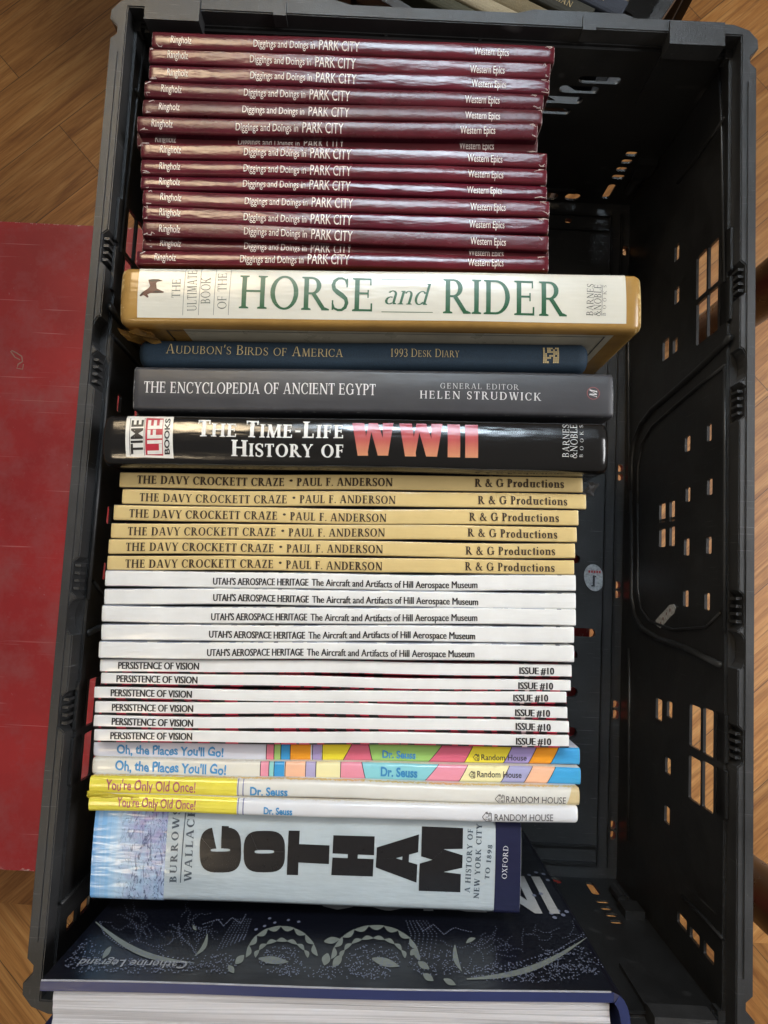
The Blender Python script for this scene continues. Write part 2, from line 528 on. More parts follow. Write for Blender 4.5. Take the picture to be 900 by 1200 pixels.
    G['9'] = (arc(0.29, 0.68, 0.26, 0.33, T, t, 0, 360, 20) + vw([(0.48, 0.72), (0.49, 0.50), (0.42, 0.26), (0.28, 0.08), (0.12, 0.0)], [T, T, T * 0.8, t * 1.4, t]), 0.60)
    G['8'] = (arc(0.29, 0.75, 0.22, 0.26, T * 0.75, t, 0, 360, 18) + arc(0.29, 0.26, 0.26, 0.275, T * 0.85, t, 0, 360, 18), 0.58)
    G['3'] = (arc(0.24, 0.75, 0.24, 0.26, T * 0.9, t, -90, 150, 14) + arc(0.24, 0.26, 0.28, 0.275, T, t, -150, 90, 16), 0.56)
    G['5'] = G['S']
    x = 0.66                                # lower case
    lc = {}
    lc['r'] = (stem(m, 0, x, b=True, tt=False) + [sf(m + T * 0.3, x, T * 0.5 + e * 0.6)] + vw([(m + T, x * 0.62), (m + T + 0.10, x * 0.9), (m + T + 0.20, x * 0.96)], [t, t * 1.4, T]), 0.50)
    lc['o'] = (arc(0.31, x / 2, 0.28, x / 2 + 0.015, T, t, 0, 360, 24), 0.62)
    lc['d'] = (arc(0.29, x / 2, 0.26, x / 2 + 0.015, T, t, 40, 320, 20) + [R(0.46, 0, 0.46 + T, 1.04), sf(0.46 + T * 0.9, 0, T * 0.5 + e * 0.5), sf(0.46 + T * 0.3, 1.04, T * 0.5 + e * 0.5)], 0.48 + T + m)
    lc['u'] = (stem(m, 0.16, x, b=False) + stem(0.46, 0, x) + arc(0.30 + m / 2, 0.18, 0.29 - m / 2 + 0.01, 0.195, T * 0.8, t, 180, 320, 10), 0.46 + T + m)
    lc['c'] = (arc(0.30, x / 2, 0.27, x / 2 + 0.015, T, t, 45, 320, 18) + arc(0.46, x * 0.74, 0.075, 0.075, 0.074, 0.074, 0, 360, 8), 0.55)
    lc['t'] = ([R(0.14, 0.10, 0.14 + T, 0.86), R(0.02, x - t, 0.38, x)] + arc(0.28, 0.16, 0.14, 0.17, T * 0.8, t, 180, 320, 8), 0.42)
    lc['i'] = (stem(m, 0, x, tt=False) + [sf(m + T * 0.3, x, T * 0.5 + e * 0.6)] + arc(m + T / 2, 0.90, 0.09, 0.09, 0.089, 0.089, 0, 360, 10), T + 2 * m)
    lc['n'] = (stem(m, 0, x, tt=False) + [sf(m + T * 0.3, x, T * 0.5 + e * 0.6)] + stem(0.46, 0, x * 0.68, tt=False) + arc(0.46 + T - 0.21, x * 0.64, 0.21, x * 0.36 + 0.01, T, t, 0, 150, 10), 0.46 + T + m)
    lc['s'] = (scurve(0.04, -0.01, 0.42, x + 0.01), 0.47)
    lc['a'] = ([R(0.38, 0.04, 0.38 + T, x * 0.72), sf(0.38 + T, 0, T * 0.5 + e * 0.3)] + arc(0.27, x * 0.70, 0.11 + T, x * 0.32, T, t, 0, 150, 10) + arc(0.25, 0.18, 0.22, 0.195, T, t, 60, 320, 14), 0.40 + T + m)
    G['_lc'] = lc
    return G

SERIF = serif_set(0.145, 0.062, 0.04, 0.075)
SERIF_B = serif_set(0.205, 0.085, 0.055, 0.08)
SERIF_L = serif_set(0.115, 0.05, 0.035, 0.07)

def serif_polys(s, G, track=0.06, smallcaps=False, slant=0.0):
    out, x = [], 0.0
    for ch in s:
        sc = 1.0
        if ch.islower() and smallcaps:
            g = G[ch.upper()]
            sc = 0.80
        elif ch.islower():
            g = G['_lc'][ch]
        else:
            g = G[ch]
        for pl in g[0]:
            out.append([(x + a * sc + slant * b * sc, b * sc) for a, b in pl])
        x += g[1] * sc + track
    return out

def bold(polys, dx=0.05):
    return [[(x + k * dx, y) for x, y in pl] for k in range(3) for pl in polys]

def bounds(polys):
    xs = [p[0] for pl in polys for p in pl]
    return min(xs), max(xs)

def fit(polys, p0, p1, cap, wobble=0.0):
    """lay glyph polygons on the base line p0 -> p1 (local u,v), cap height cap"""
    a, b = bounds(polys)
    d = Vector((p1[0] - p0[0], p1[1] - p0[1]))
    ln = d.length
    d.normalize()
    n = Vector((-d.y, d.x))
    out = []
    for pl in polys:
        q = []
        for x, y in pl:
            s = (x - a) / (b - a)
            yy = y
            if wobble:
                yy = y + wobble * math.sin(s * 37.0) + wobble * 0.7 * math.sin(s * 71 + 1)
                s += wobble * 0.10 * math.sin(s * 53) * (y - 0.5) * 0.4
            p = Vector(p0) + d * (s * ln) + n * (yy * cap)
            q.append((p.x, p.y))
        out.append(q)
    return out

# ------------------------------------------------------------------ books
class Book:
    """a book standing on its fore edge, spine up; local x along the spine, y across it, z up from the crate floor"""
    def __init__(s, name, label, group, left, right, z, hard=False, crown=0.0006, r=0.0010, spine=None, side=None, wrap=0.0,
                 shrink=0.985, page=None, seed=0, base=0.0165, warp=0.00025, endr=None, L=None, T=None, cat='book', wearx=1.0, weary=0.8, roll=0.0):
        rnd = random.Random(seed)
        zs = RIM + z
        (xl, yl0, yl1), (xr, yr0, yr1) = left, right
        A, B = bp(xl, (yl0 + yl1) / 2, zs), bp(xr, (yr0 + yr1) / 2, zs)
        s.c = (A + B) / 2
        s.L = (B - A).length
        s.rz = math.atan2(B.y - A.y, B.x - A.x)
        tl = abs(bp(xl, yl0, zs).y - bp(xl, yl1, zs).y)
        tr = abs(bp(xr, yr0, zs).y - bp(xr, yr1, zs).y)
        s.T = (tl + tr) / 2 * shrink if T is None else T
        s.z = zs
        s.base = base
        s.D = zs - base
        s.crown, s.r = crown, r
        s.warp = warp
        s.ph = [rnd.uniform(0, 6.28) for _ in range(3)]
        s.roll = rnd.uniform(-1, 1) * roll
        s.hard = hard
        s.root = thing(name, label, cat, (s.c.x, s.c.y, base), s.rz, group)
        th = 0.0024 if hard else 0.00032
        T2 = s.T / 2
        # cross-section of the cover: outer line then inner line
        ys = []
        n = 14
        for i in range(n + 1):
            q = -1 + 2 * i / n
            ys.append(T2 * math.copysign(abs(q) ** 0.62, q))
        prof = [(-T2, 0.0, 0), (-T2, s.D * 0.5, 0), (-T2, s.D - crown - r - 0.006, 0)] + [(y, s.zs(y), 1) for y in ys] + [(T2, s.D - crown - r - 0.006, 0), (T2, s.D * 0.5, 0), (T2, 0.0, 0)]
        inner = []
        for (y, zz, k) in prof:
            inner.append((max(-T2 + th, min(T2 - th, y * (1 - th / T2))), zz - (th if k else 0)))
        h = s.L / 2
        er = endr if endr is not None else (0.0016 if hard else 0.0004)
        st = [(-h, 1), (-h + er * 0.35, 0.75), (-h + er, 0.55), (-h + er + 0.003, 0.25), (-h + er + 0.007, 0.0)]
        nx = 9
        st += [(-h + 0.012 + (2 * h - 0.024) * i / nx, 0) for i in range(nx + 1)]
        st += [(-a, q) for a, q in reversed(st[:5])]
        bm = bmesh.new()
        wl = bm.verts.layers.float.new('wear')
        ro, ri = [], []
        for (x, wq) in st:
            e = max(0.0, 1 - (h - abs(x)) / er) if er > 0 else 0
            sy = 1 - e * e * er * 0.55 / T2
            dz = -e * e * er * 0.7
            o_, i_ = [], []
            for (y, zz, k), (yi, zi) in zip(prof, inner):
                yo = s.yo(x)
                v = bm.verts.new((x, y * sy + yo, zz + (dz if zz > 0.02 else 0)))
                edge = max(0.0, 1 - (T2 - abs(y)) / 0.0016) * (1 if k else 0.35)
                v[wl] = min(1.0, max(wq * wearx * (0.6 + 0.5 * rnd.random()), edge * weary))
                o_.append(v)
                i_.append(bm.verts.new((x, yi * sy + yo, zi + (dz if zz > 0.02 else 0))))
            ro.append(o_)
            ri.append(i_)
        m = len(prof)
        def side_mat(j):
            y = (prof[j][0] + prof[j + 1][0]) / 2
            if not (prof[j][2] and prof[j + 1][2]):
                return 1
            if wrap > 0 and y < -T2 + wrap:
                return 1
            if wrap < 0 and y > T2 + wrap:
                return 1
            return 0
        for a in range(len(st) - 1):
            for j in range(m - 1):
                f = bm.faces.new((ro[a][j], ro[a + 1][j], ro[a + 1][j + 1], ro[a][j + 1]))
                f.material_index = side_mat(j)
                f.smooth = True
                f = bm.faces.new((ri[a][j], ri[a][j + 1], ri[a + 1][j + 1], ri[a + 1][j]))
                f.material_index = 1
            for j in (0, m - 1):
                f = bm.faces.new((ro[a][j], ri[a][j], ri[a + 1][j], ro[a + 1][j]))
                f.material_index = 1
        for a in (0, len(st) - 1):
            for j in range(m - 1):
                f = bm.faces.new((ro[a][j], ro[a][j + 1], ri[a][j + 1], ri[a][j]))
                f.material_index = side_mat(j)
        s.cover = link('cover', bm, [spine, side or spine], s.root)
        # page block
        bm = bmesh.new()
        ins = 0.003 if hard else 0.0004
        g = th + 0.0002
        fo = 0.003 if hard else 0.0003
        add_box(bm, -h + ins, -T2 + g + 1.5 * warp, fo, h - ins, T2 - g - 1.5 * warp, s.D - crown - r - th - 0.0012 - abs(s.roll) * T2)
        link('page_block', bm, page or M_PAGE, s.root)
        s.rnd = rnd
    def yo(s, x):
        return s.warp * (math.sin(x * 21 + s.ph[0]) + 0.5 * math.sin(x * 53 + s.ph[1]))
    def zs(s, y):
        T2 = s.T / 2
        a = min(abs(y), T2)
        z = s.D - s.crown * (a / T2) ** 2 + s.roll * max(-T2, min(T2, y))
        k = a - (T2 - s.r)
        if k > 0:
            z -= s.r - math.sqrt(max(0.0, s.r * s.r - k * k))
        return z
    def uv(s, x, y):
        p = bp(x, y, s.z - s.crown * 0.4) - Vector((s.c.x, s.c.y, 0))
        c, q = math.cos(-s.rz), math.sin(-s.rz)
        return (p.x * c - p.y * q, p.x * q + p.y * c)
    def lay(s, name, polys, mat, off, stack=False, cutstep=0.0022, smooth=False):
        """put flat shapes (local u,v) on the curved spine"""
        bm = bmesh.new()
        for i, pl in enumerate(polys):
            lift = 2.5e-5 * (3 * i // len(polys)) if stack == 'bold' else (i % 9) * 1.1e-5 if stack else 0.0
            vs = [bm.verts.new((x, y, lift)) for x, y in pl]
            try:
                f = bm.faces.new(vs)
            except ValueError:
                continue
        vmin = min(v.co.y for v in bm.verts)
        vmax = max(v.co.y for v in bm.verts)
        if s.crown > 0.0002 or vmax > s.T / 2 - s.r or vmin < -s.T / 2 + s.r:
            cuts = [vmin + (vmax - vmin) * k / max(1, int((vmax - vmin) / cutstep) + 1) for k in range(1, int((vmax - vmin) / cutstep) + 1)]
            T2 = s.T / 2
            cuts += [sg * (T2 - s.r * q) for sg in (-1, 1) for q in (0.02, 0.15, 0.35, 0.65, 1.0) if vmin < sg * (T2 - s.r * q) < vmax]
            for v in cuts:
                bmesh.ops.bisect_plane(bm, geom=bm.verts[:] + bm.edges[:] + bm.faces[:], plane_co=(0, v, 0), plane_no=(0, 1, 0))
        us = [v.co.x for v in bm.verts]
        u = -0.18
        while s.warp and u < 0.18:
            if min(us) < u < max(us) and max(us) - min(us) > 0.03:
                bmesh.ops.bisect_plane(bm, geom=bm.verts[:] + bm.edges[:] + bm.faces[:], plane_co=(u, 0, 0), plane_no=(1, 0, 0))
            u += 0.012
        for v in bm.verts:
            x, y, l = v.co
            v.co = (x, y + s.yo(x), s.zs(y) + off + l)
        for f in bm.faces:
            if f.normal.z < 0 or True:
                f.normal_update()
                if f.normal.z < 0:
                    f.normal_flip()
        return link_raw(name, bm, mat, s.root)
    def local(s, a, b, cap):
        """base line given in photo pixels, cap height in pixels -> local units"""
        p0, p1 = s.uv(*a), s.uv(*b)
        m0 = s.uv((a[0] + b[0]) / 2, (a[1] + b[1]) / 2)
        m1 = s.uv((a[0] + b[0]) / 2, (a[1] + b[1]) / 2 - cap)
        return p0, p1, math.hypot(m1[0] - m0[0], m1[1] - m0[1])
    def text(s, name, polys, base, rgb, stack=False, wobble=0.0, loc=None, off=0.00022, rough=0.35, mat=None):
        p0, p1, cap = loc if loc else s.local(*base)
        return s.lay(name, fit(polys, p0, p1, cap, wobble), mat or ink(rgb, rough), off, stack)
    def panel(s, name, px, mat, off=0.0001):
        return s.lay(name, [[s.uv(*p) for p in px]], mat, off)

def clamp_band(b, u0, u1, lo=-1, hi=1, cut=0.0003):
    T2 = b.T / 2 - cut
    return [(u0, lo * T2), (u1, lo * T2), (u1, hi * T2), (u0, hi * T2)]

ORD = ['first', 'second', 'third', 'fourth', 'fifth', 'sixth', 'seventh', 'eighth', 'ninth', 'tenth', 'eleventh', 'twelfth', 'thirteenth', 'fourteenth', 'fifteenth']
# ------------------------------------------------------------------ the setting: oak floor, red box, crates
bm = bmesh.new()
bmesh.ops.create_grid(bm, x_segments=1, y_segments=1, size=4.0)
fl = link('floor', bm, M_WOOD, None, (0, 0, -0.12))
fl['kind'] = 'structure'

box = thing('red_box', 'scratched red painted box lying flat under the book crate', 'box', (-0.19, -0.03, -0.12))
def bevel_box(bm, x0, y0, z0, x1, y1, z1, r):
    add_box(bm, x0, y0, z0, x1, y1, z1)
    wl = bm.verts.layers.float.new('wear')
    bmesh.ops.subdivide_edges(bm, edges=bm.edges[:], cuts=1, use_grid_fill=True)
    bmesh.ops.bevel(bm, geom=[e for e in bm.edges if e.calc_face_angle(0) > 1], offset=r, segments=3, profile=0.5, affect='EDGES')
bm = bmesh.new()
bevel_box(bm, -0.40, -0.279, 0.002, 0.353, 0.279, 0.088, 0.004)
link('box_body', bm, M_RED, box)
bm = bmesh.new()
add_plate(bm, rrect(-0.402, -0.281, 0.355, 0.281, 0.012, 5), [], lambda a, b, d: (a, b, 0.090 + d), 0.030)
bmesh.ops.bevel(bm, geom=[e for e in bm.edges if abs(e.verts[0].co.z - 0.12) < 1e-5 and abs(e.verts[1].co.z - 0.12) < 1e-5 and len(e.link_faces) == 2 and e.calc_face_angle(0) > 1], offset=0.003, segments=3, affect='EDGES')
for k in range(1, 12):
    for no, v0, v1 in (((1, 0, 0), -0.402, 0.355), ((0, 1, 0), -0.281, 0.281)):
        c = v0 + (v1 - v0) * k / 12
        bmesh.ops.bisect_plane(bm, geom=bm.verts[:] + bm.edges[:] + bm.faces[:], plane_co=(c if no[0] else 0, c if no[1] else 0, 0), plane_no=no)
for c in (-0.277, -0.27, 0.27, 0.277):
    bmesh.ops.bisect_plane(bm, geom=bm.verts[:] + bm.edges[:] + bm.faces[:], plane_co=(0, c, 0), plane_no=(0, 1, 0))
wl = bm.verts.layers.float.new('wear')
for v in bm.verts:
    v[wl] = max(0.0, 1 - min(0.281 - abs(v.co.y), v.co.x + 0.402, 0.355 - v.co.x) / 0.014) * 0.8
link('lid', bm, M_RED, box)
# chalky scuffs rubbed on the lid
bm = bmesh.new()
for pts in ([(14, 411), (20, 414), (26, 418), (27, 424), (22, 427), (20, 432), (27, 433), (28, 427)], [(13, 412), (18, 419), (24, 422)]):
    q = [bp(x, y, -0.0009) - Vector((-0.19, -0.03, -0.12)) for x, y in pts]
    add_tube(bm, q, 0.0012, 6)
link('chalk_scuff', bm, simple('chalk', (190, 150, 135), 0.9), box)

# ---- crate
XO, XI = 0.2000, 0.1905          # rim outside / inside half width
YO, YI = 0.3010, 0.2925          # rim outside / inside half length
XW, YW = 0.1885, 0.2885          # inner face of the walls
FT = 0.012                       # crate floor top

def on_right(x0, y0, x1, y1):
    """photo rectangle -> rectangle (y,z) on the inner face of the right wall"""
    xc, yc = (x0 + x1) / 2, (y0 + y1) / 2
    a, b = bpx(xc, y0, XW), bpx(xc, y1, XW)
    c, d = bpx(x0, yc, XW), bpx(x1, yc, XW)
    return (a.y, c.z, b.y, d.z)

RW = [(817, 298, 826, 345), (831, 285, 840, 333), (846, 272, 854, 320), (817, 353, 826, 400), (830, 341, 839, 390), (844, 329, 853, 378),
      (809, 828, 819, 876), (825, 832, 834, 885), (840, 836, 848, 892), (808, 889, 819, 939), (824, 895, 834, 949), (840, 902, 848, 957),
      (791, 337, 795, 355), (777, 398, 783, 421), (789, 397, 793, 413), (803, 511, 808, 529), (829, 497, 833, 517), (804, 571, 808, 588), (829, 561, 834, 580),
      (773, 590, 779, 612), (785, 587, 790, 611), (773, 620, 779, 641), (785, 617, 790, 640), (802, 631, 807, 651), (828, 629, 833, 649), (801, 692, 806, 711),
      (826, 695, 831, 715), (769, 819, 775, 844), (782, 822, 787, 841), (780, 888, 785, 907), (779, 945, 784, 965), (791, 287, 795, 305),
      (794, 1073, 804, 1087), (809, 1091, 819, 1105), (825, 1108, 836, 1125)]
RW = [(a - 1, b - 1, c + 2, d + 1) if k < 12 else (a - .5, b, c + .8, d) for k, (a, b, c, d) in enumerate(RW)]
RWH = [on_right(*q) for q in RW]

def on_far(x0, y0, x1, y1):
    xc, yc = (x0 + x1) / 2, (y0 + y1) / 2
    a, b = bpy_(x0, yc, YW), bpy_(x1, yc, YW)
    c, d = bpy_(xc, y0, YW), bpy_(xc, y1, YW)
    return (a.x, d.z, b.x, c.z)

FW = [(678, 90, 728, 98), (655, 101, 702, 109), (634, 113, 683, 121), (612, 126, 669, 133), (797, 72, 808, 79), (790, 93, 800, 100),
      (733, 178, 747, 183), (728, 187, 741, 192), (722, 196, 735, 201), (717, 205, 732, 210), (662, 227, 680, 235), (636, 226, 654, 234), (709, 216, 718, 233)]
FWH = [on_far(*q) for q in FW]

def on_floor(x0, y0, x1, y1):
    a, b = bp(x0, (y0 + y1) / 2, FT), bp(x1, (y0 + y1) / 2, FT)
    c, d = bp((x0 + x1) / 2, y0, FT), bp((x0 + x1) / 2, y1, FT)
    return (a.x, d.y, b.x, c.y)

FH = [(719, 681, 727, 690), (719, 692, 727, 701), (717, 821, 725, 830), (717, 832, 725, 843), (722, 544, 730, 553), (722, 555, 730, 563), (714, 962, 721, 972), (714, 974, 721, 984),
      (728, 288, 736, 299), (662, 256, 670, 261), (655, 736, 698, 746), (655, 650, 680, 660), (655, 762, 677, 772), (655, 805, 677, 817), (655, 852, 676, 864), (655, 560, 680, 570), (655, 470, 685, 480)]
FHH = [on_floor(*q) for q in FH]

def make_crate(label):
    root = thing('storage_crate', label, 'crate', (0, 0, 0))
    # rim: one frame with latch notches and finger scallops on its inner edge
    right = [(XO, -0.2745), (XO, 0.2715), (0.1962, 0.2750), (0.1962, 0.2790), (0.2012, 0.2845), (0.2008, 0.2905), (0.1955, 0.2965), (0.1860, 0.2998), (0.1770, YO - 0.001)]
    outer = [(XO, 0.0)] + right[1:]
    lst = outer + [(0.150, YO - 0.001), (0.146, YO), (0.125, YO), (0.118, YO + 0.0028), (0.062, YO + 0.0028), (0.052, YO)]
    full = lst + [(-x, y) for x, y in reversed(lst)]
    full = full + [(-x, -y) for x, y in full]
    out = []
    for p in full:
        if not out or (Vector(p) - Vector(out[-1])).length > 1e-5:
            out.append(p)
    if (Vector(out[0]) - Vector(out[-1])).length < 1e-5:
        out.pop()
    # inner edge of the right side going up, with notches
    feats = sorted([(-0.1377, 't'), (-0.0843, 's'), (-0.0611, 't'), (0.0615, 't'), (0.0837, 's'), (0.1366, 't')])
    side = [(XI, -YI)]
    for yc, k in feats:
        if k == 't':
            h = 0.0115
            side += [(XI, yc - h), (XI + 0.0034, yc - h + 0.003), (XI + 0.0034, yc + h - 0.003), (XI, yc + h)]
        else:
            h = 0.0105
            side += [(XI + 0.0046 * math.sin(math.pi * i / 8), yc - h * math.cos(math.pi * i / 8)) for i in range(9)]
    side += [(XI, YI)]
    inner = side + [(-x, y) for x, y in reversed(side)]
    bm = bmesh.new()
    add_plate(bm, out, [inner], lambda a, b, d: (a, b, RIM - d), 0.012)
    bmesh.ops.remove_doubles(bm, verts=bm.verts[:], dist=1e-6)
    bmesh.ops.recalc_face_normals(bm, faces=bm.faces)
    bmesh.ops.bevel(bm, geom=[e for e in bm.edges if e.verts[0].co.z > RIM - 1e-5 and e.verts[1].co.z > RIM - 1e-5 and len(e.link_faces) == 2 and e.calc_face_angle(0) > 1], offset=0.0007, segments=2, affect='EDGES')
    # outer raised strip, corner blocks and latch teeth belong to the same moulding
    for sx in (-1, 1):
        xa, xb = sorted((sx * 0.1945, sx * 0.1990))
        add_box(bm, xa, -0.262, RIM - 0.003, xb, 0.262, RIM + 0.0009)
        for yc, k in feats:
            if k == 't':
                for j in range(4):
                    y = yc - 0.0066 + j * 0.0044
                    xa, xb = sorted((sx * (XI - 0.0002), sx * (XI + 0.0030)))
                    add_box(bm, xa, y - 0.0008, RIM - 0.010, xb, y + 0.0008, RIM - 0.0022)
        for sy in (-1, 1):
            xa, xb = sorted((sx * 0.1455, sx * 0.1795))
            ya, yb = sorted((sy * 0.2835, sy * 0.2990))
            add_box(bm, xa, ya, RIM - 0.0115, xb, yb, RIM + 0.0018)
            xa, xb = sorted((sx * 0.092, sx * 0.100))
            ya, yb = sorted((sy * 0.2905, sy * 0.3000))
            add_box(bm, xa, ya, RIM - 0.009, xb, yb, RIM + 0.0012)
    for sx in (-1, 1):
        xa, xb = sorted((sx * (XW + 0.0019), sx * 0.1990))
        add_box(bm, xa, -0.286, RIM - 0.0185, xb, 0.286, RIM - 0.0122)
        ya, yb = sorted((sx * (YW + 0.0033), sx * 0.2990))
        add_box(bm, -0.186, ya, RIM - 0.0185, 0.186, yb, RIM - 0.0122)
        xa, xb = sorted((sx * 0.1862, sx * 0.1925))
        for sy in (-1, 1):
            ya, yb = sorted((sy * 0.2862, sy * 0.2930))
            add_box(bm, xa, ya, RIM - 0.020, xb, yb, RIM - 0.0121)
    link('rim', bm, M_RIM, root)
    # floor panel
    bm = bmesh.new()
    hl = [rrect(*q, None, 2) for q in FHH] + [rrect(-q[0], q[1], -q[2], q[3], None, 2) for q in FHH if q[0] > 0.14]
    add_plate(bm, rrect(-XW - 0.002, -YW - 0.002, XW + 0.002, YW + 0.002, 0.004), hl, lambda a, b, d: (a, b, FT - d), 0.006)
    link('crate_floor', bm, M_RIM, root)
    bm = bmesh.new()
    for x0, x1 in ((0.1715, 0.1728), (0.1800, 0.1818)):
        for sx in (-1, 1):
            xa, xb = sorted((sx * x0, sx * x1))
            add_box(bm, xa, -YW + 0.01, FT - 0.001, xb, YW - 0.01, FT + 0.0035)
    for y0, y1 in ((0.262, 0.2635), (0.2755, 0.2775)):
        for sy in (-1, 1):
            ya, yb = sorted((sy * y0, sy * y1))
            add_box(bm, -0.17, ya, FT - 0.001, 0.17, yb, FT + 0.0035)
    link('floor_rib', bm, M_PLASTIC, root)
    # long walls
    WB = 0.004
    for sx in (1, -1):
        bm = bmesh.new()
        outline = [(-YW - 0.0035, WB), (YW + 0.0035, WB), (YW + 0.0035, RIM - 0.0125), (-YW - 0.0035, RIM - 0.0125)]
        add_plate(bm, outline, [rrect(*q, 0.0012, 3) for q in RWH], lambda a, b, d: (sx * (XW + d), a, b), 0.0018)
        # outside ribs
        for y in (-0.26, -0.19, -0.10, 0.0, 0.10, 0.19, 0.26):
            xa, xb = sorted((sx * (XW + 0.0016), sx * 0.1985))
            add_box(bm, xa, y - 0.001, WB, xb, y + 0.001, RIM - 0.012)
        wl_ = link('long_wall', bm, M_PLASTIC, root)
        # moulded ridges of the folding panel
        def ridge(px, rr=0.0016):
            bm = bmesh.new()
            add_tube(bm, [((sx * (XW - 0.0004)), bpx(x, y, XW).y, bpx(x, y, XW).z) for x, y in px], rr, 6)
            link('wall_ridge', bm, M_PLASTIC, root, smooth=True)
        ridge([(741, 575), (741, 540), (744, 517), (752, 497), (765, 480), (790, 459), (820, 432), (850, 403), (857, 394)], 0.0022)
        ridge([(748, 590), (748, 548), (753, 520), (765, 500), (792, 476), (824, 449), (851, 428)], 0.0013)
        ridge([(741, 575), (741, 700), (745, 722), (754, 737), (772, 748), (806, 760), (846, 780)], 0.0022)
        ridge([(850, 428), (850, 520), (850, 640), (850, 740)], 0.0013)
        ridge([(748, 590), (748, 690), (752, 714), (762, 728), (790, 738), (828, 735), (845, 718)], 0.0011)
        ridge([(736, 262), (737, 420), (738, 600)], 0.0016)
        ridge([(738, 760), (738, 860), (737, 985)], 0.0016)
        ridge([(795, 214), (815, 188), (838, 155), (850, 138)], 0.0012)
        ridge([(800, 1050), (826, 1076), (848, 1100)], 0.0012)
        ridge([(843, 60), (846, 150), (850, 330)], 0.0010)
    # end walls
    for sy in (1, -1):
        bm = bmesh.new()
        outline = [(-XW + 0.0002, WB), (XW - 0.0002, WB), (XW - 0.0002, RIM - 0.0125), (-XW + 0.0002, RIM - 0.0125)]
        hh = [rrect(*q, None, 3) for q in FWH] + [rrect(-q[0], q[1], -q[2], q[3], None, 3) for q in FWH if q[0] > 0.105]
        add_plate(bm, outline, hh, lambda a, b, d: (a, sy * (YW + d), b), 0.0018)
        for x in (-0.03, 0.03):
            ya, yb = sorted((sy * (YW + 0.0016), sy * 0.2985))
            add_box(bm, x - 0.001, ya, WB, x + 0.001, yb, RIM - 0.012)
        ya, yb = sorted((sy * (YW - 0.0025), sy * (YW + 0.0002)))
        add_box(bm, 0.146, ya, 0.150, 0.184, yb, RIM - 0.0128)
        add_box(bm, -0.184, ya, 0.150, -0.146, yb, RIM - 0.0128)
        add_box(bm, -0.135, ya, 0.030, 0.135, yb, 0.034)
        # hinge barrels low in the corners
        for sx in (-1, 1):
            add_tube(bm, [(sx * 0.178, sy * (YW - 0.004), 0.040), (sx * 0.178, sy * (YW - 0.004), 0.062)], 0.0042, 10)
            add_box(bm, *(min(sx * 0.172, sx * 0.186), min(sy * (YW - 0.006), sy * YW), 0.066, max(sx * 0.172, sx * 0.186), max(sy * (YW - 0.006), sy * YW), 0.084))
        link('end_wall', bm, M_PLASTIC, root)
    return root

crate = make_crate('large black plastic crate packed with rows of books')

# worn paper stickers inside the first crate
def sticker_mat():
    t = NT("sticker_paper")
    n = t.noise(t.coord('Object'), 420, 5, 0.7)
    t.col(t.ramp(n, [(0.3, lin((128, 130, 132))), (0.6, lin((190, 192, 194)))]))
    t.rough(0.6)
    return t.m
M_ST = sticker_mat()
def flat_sticker(name, pts3, n, mat, parent, th=0.0004):
    bm = bmesh.new()
    a = [bm.verts.new(p) for p in pts3]
    b = [bm.verts.new(Vector(p) + n * th) for p in pts3]
    bm.faces.new(a[::-1])
    bm.faces.new(b)
    k = len(a)
    for i in range(k):
        bm.faces.new((a[i], a[(i + 1) % k], b[(i + 1) % k], b[i]))
    return link(name, bm, mat, parent)
st = flat_sticker('sticker', [bp(696 + 11.6 * math.cos(q) + 1.5 * math.sin(q), 677 + 15.8 * math.sin(q), FT + 0.0002) for q in [2 * math.pi * i / 28 for i in range(28)]], Vector((0, 0, 1)), M_ST, crate)
st['label'] = 'worn round paper sticker on the crate floor'
c0 = bp(696, 677, FT)
bm = bmesh.new()
for (x0, y0, x1, y1) in ((-0.0011, -0.0075, 0.0006, 0.002), (-0.0022, -0.0076, -0.0010, -0.0062), (0.0008, 0.0003, 0.0017, 0.0017)):
    add_box(bm, c0.x + x0, c0.y + y0, FT + 0.0006, c0.x + x1, c0.y + y1, FT + 0.0008)
link('sticker_print', bm, ink((50, 50, 56)), st)
bm = bmesh.new()
for k in range(5):
    add_box(bm, c0.x - 0.0050 + k * 0.0022, c0.y + 0.0040, FT + 0.0006, c0.x - 0.0050 + k * 0.0022 + 0.0016, c0.y + 0.0060, FT + 0.0008)
link('sticker_print', bm, ink((178, 66, 66)), st)
pts = [(770, 733), (769, 727), (774, 721), (780, 715), (785, 709), (790, 708), (792, 712), (790, 719), (784, 725), (779, 731), (774, 736)]
st2 = flat_sticker('sticker', [bpx(x, y, XW - 0.0002) for x, y in pts], Vector((-1, 0, 0)), M_ST, crate)
st2['label'] = 'torn curved paper sticker on the crate wall'
bm = bmesh.new()
for (x, y, rr) in ((785, 715, 0.0011), (781, 719, 0.0009), (777, 725, 0.0010), (774, 730, 0.0008)):
    p = bpx(x, y, XW - 0.0008)
    add_box(bm, p.x - 0.0001, p.y - rr, p.z - rr * 0.8, p.x + 0.0001, p.y + rr, p.z + rr * 0.8)
link('sticker_print', bm, ink((120, 92, 92)), st2)

# the neighbouring crate beyond, standing on the wooden floor and turned
crate2 = crate.copy()
COL.objects.link(crate2)
crate2.location = (0.1086, 0.6690, -0.12)
crate2.rotation_euler = (0, 0, math.radians(-30))
crate2['label'] = 'second black crate turned at an angle on the floor beyond the far rim'
for ch in [c for c in crate.children if not c.name.startswith('sticker')]:
    c = ch.copy()
    COL.objects.link(c)
    c.parent = crate2
for c in (crate, crate2):
    c['group'] = 'black folding crates'

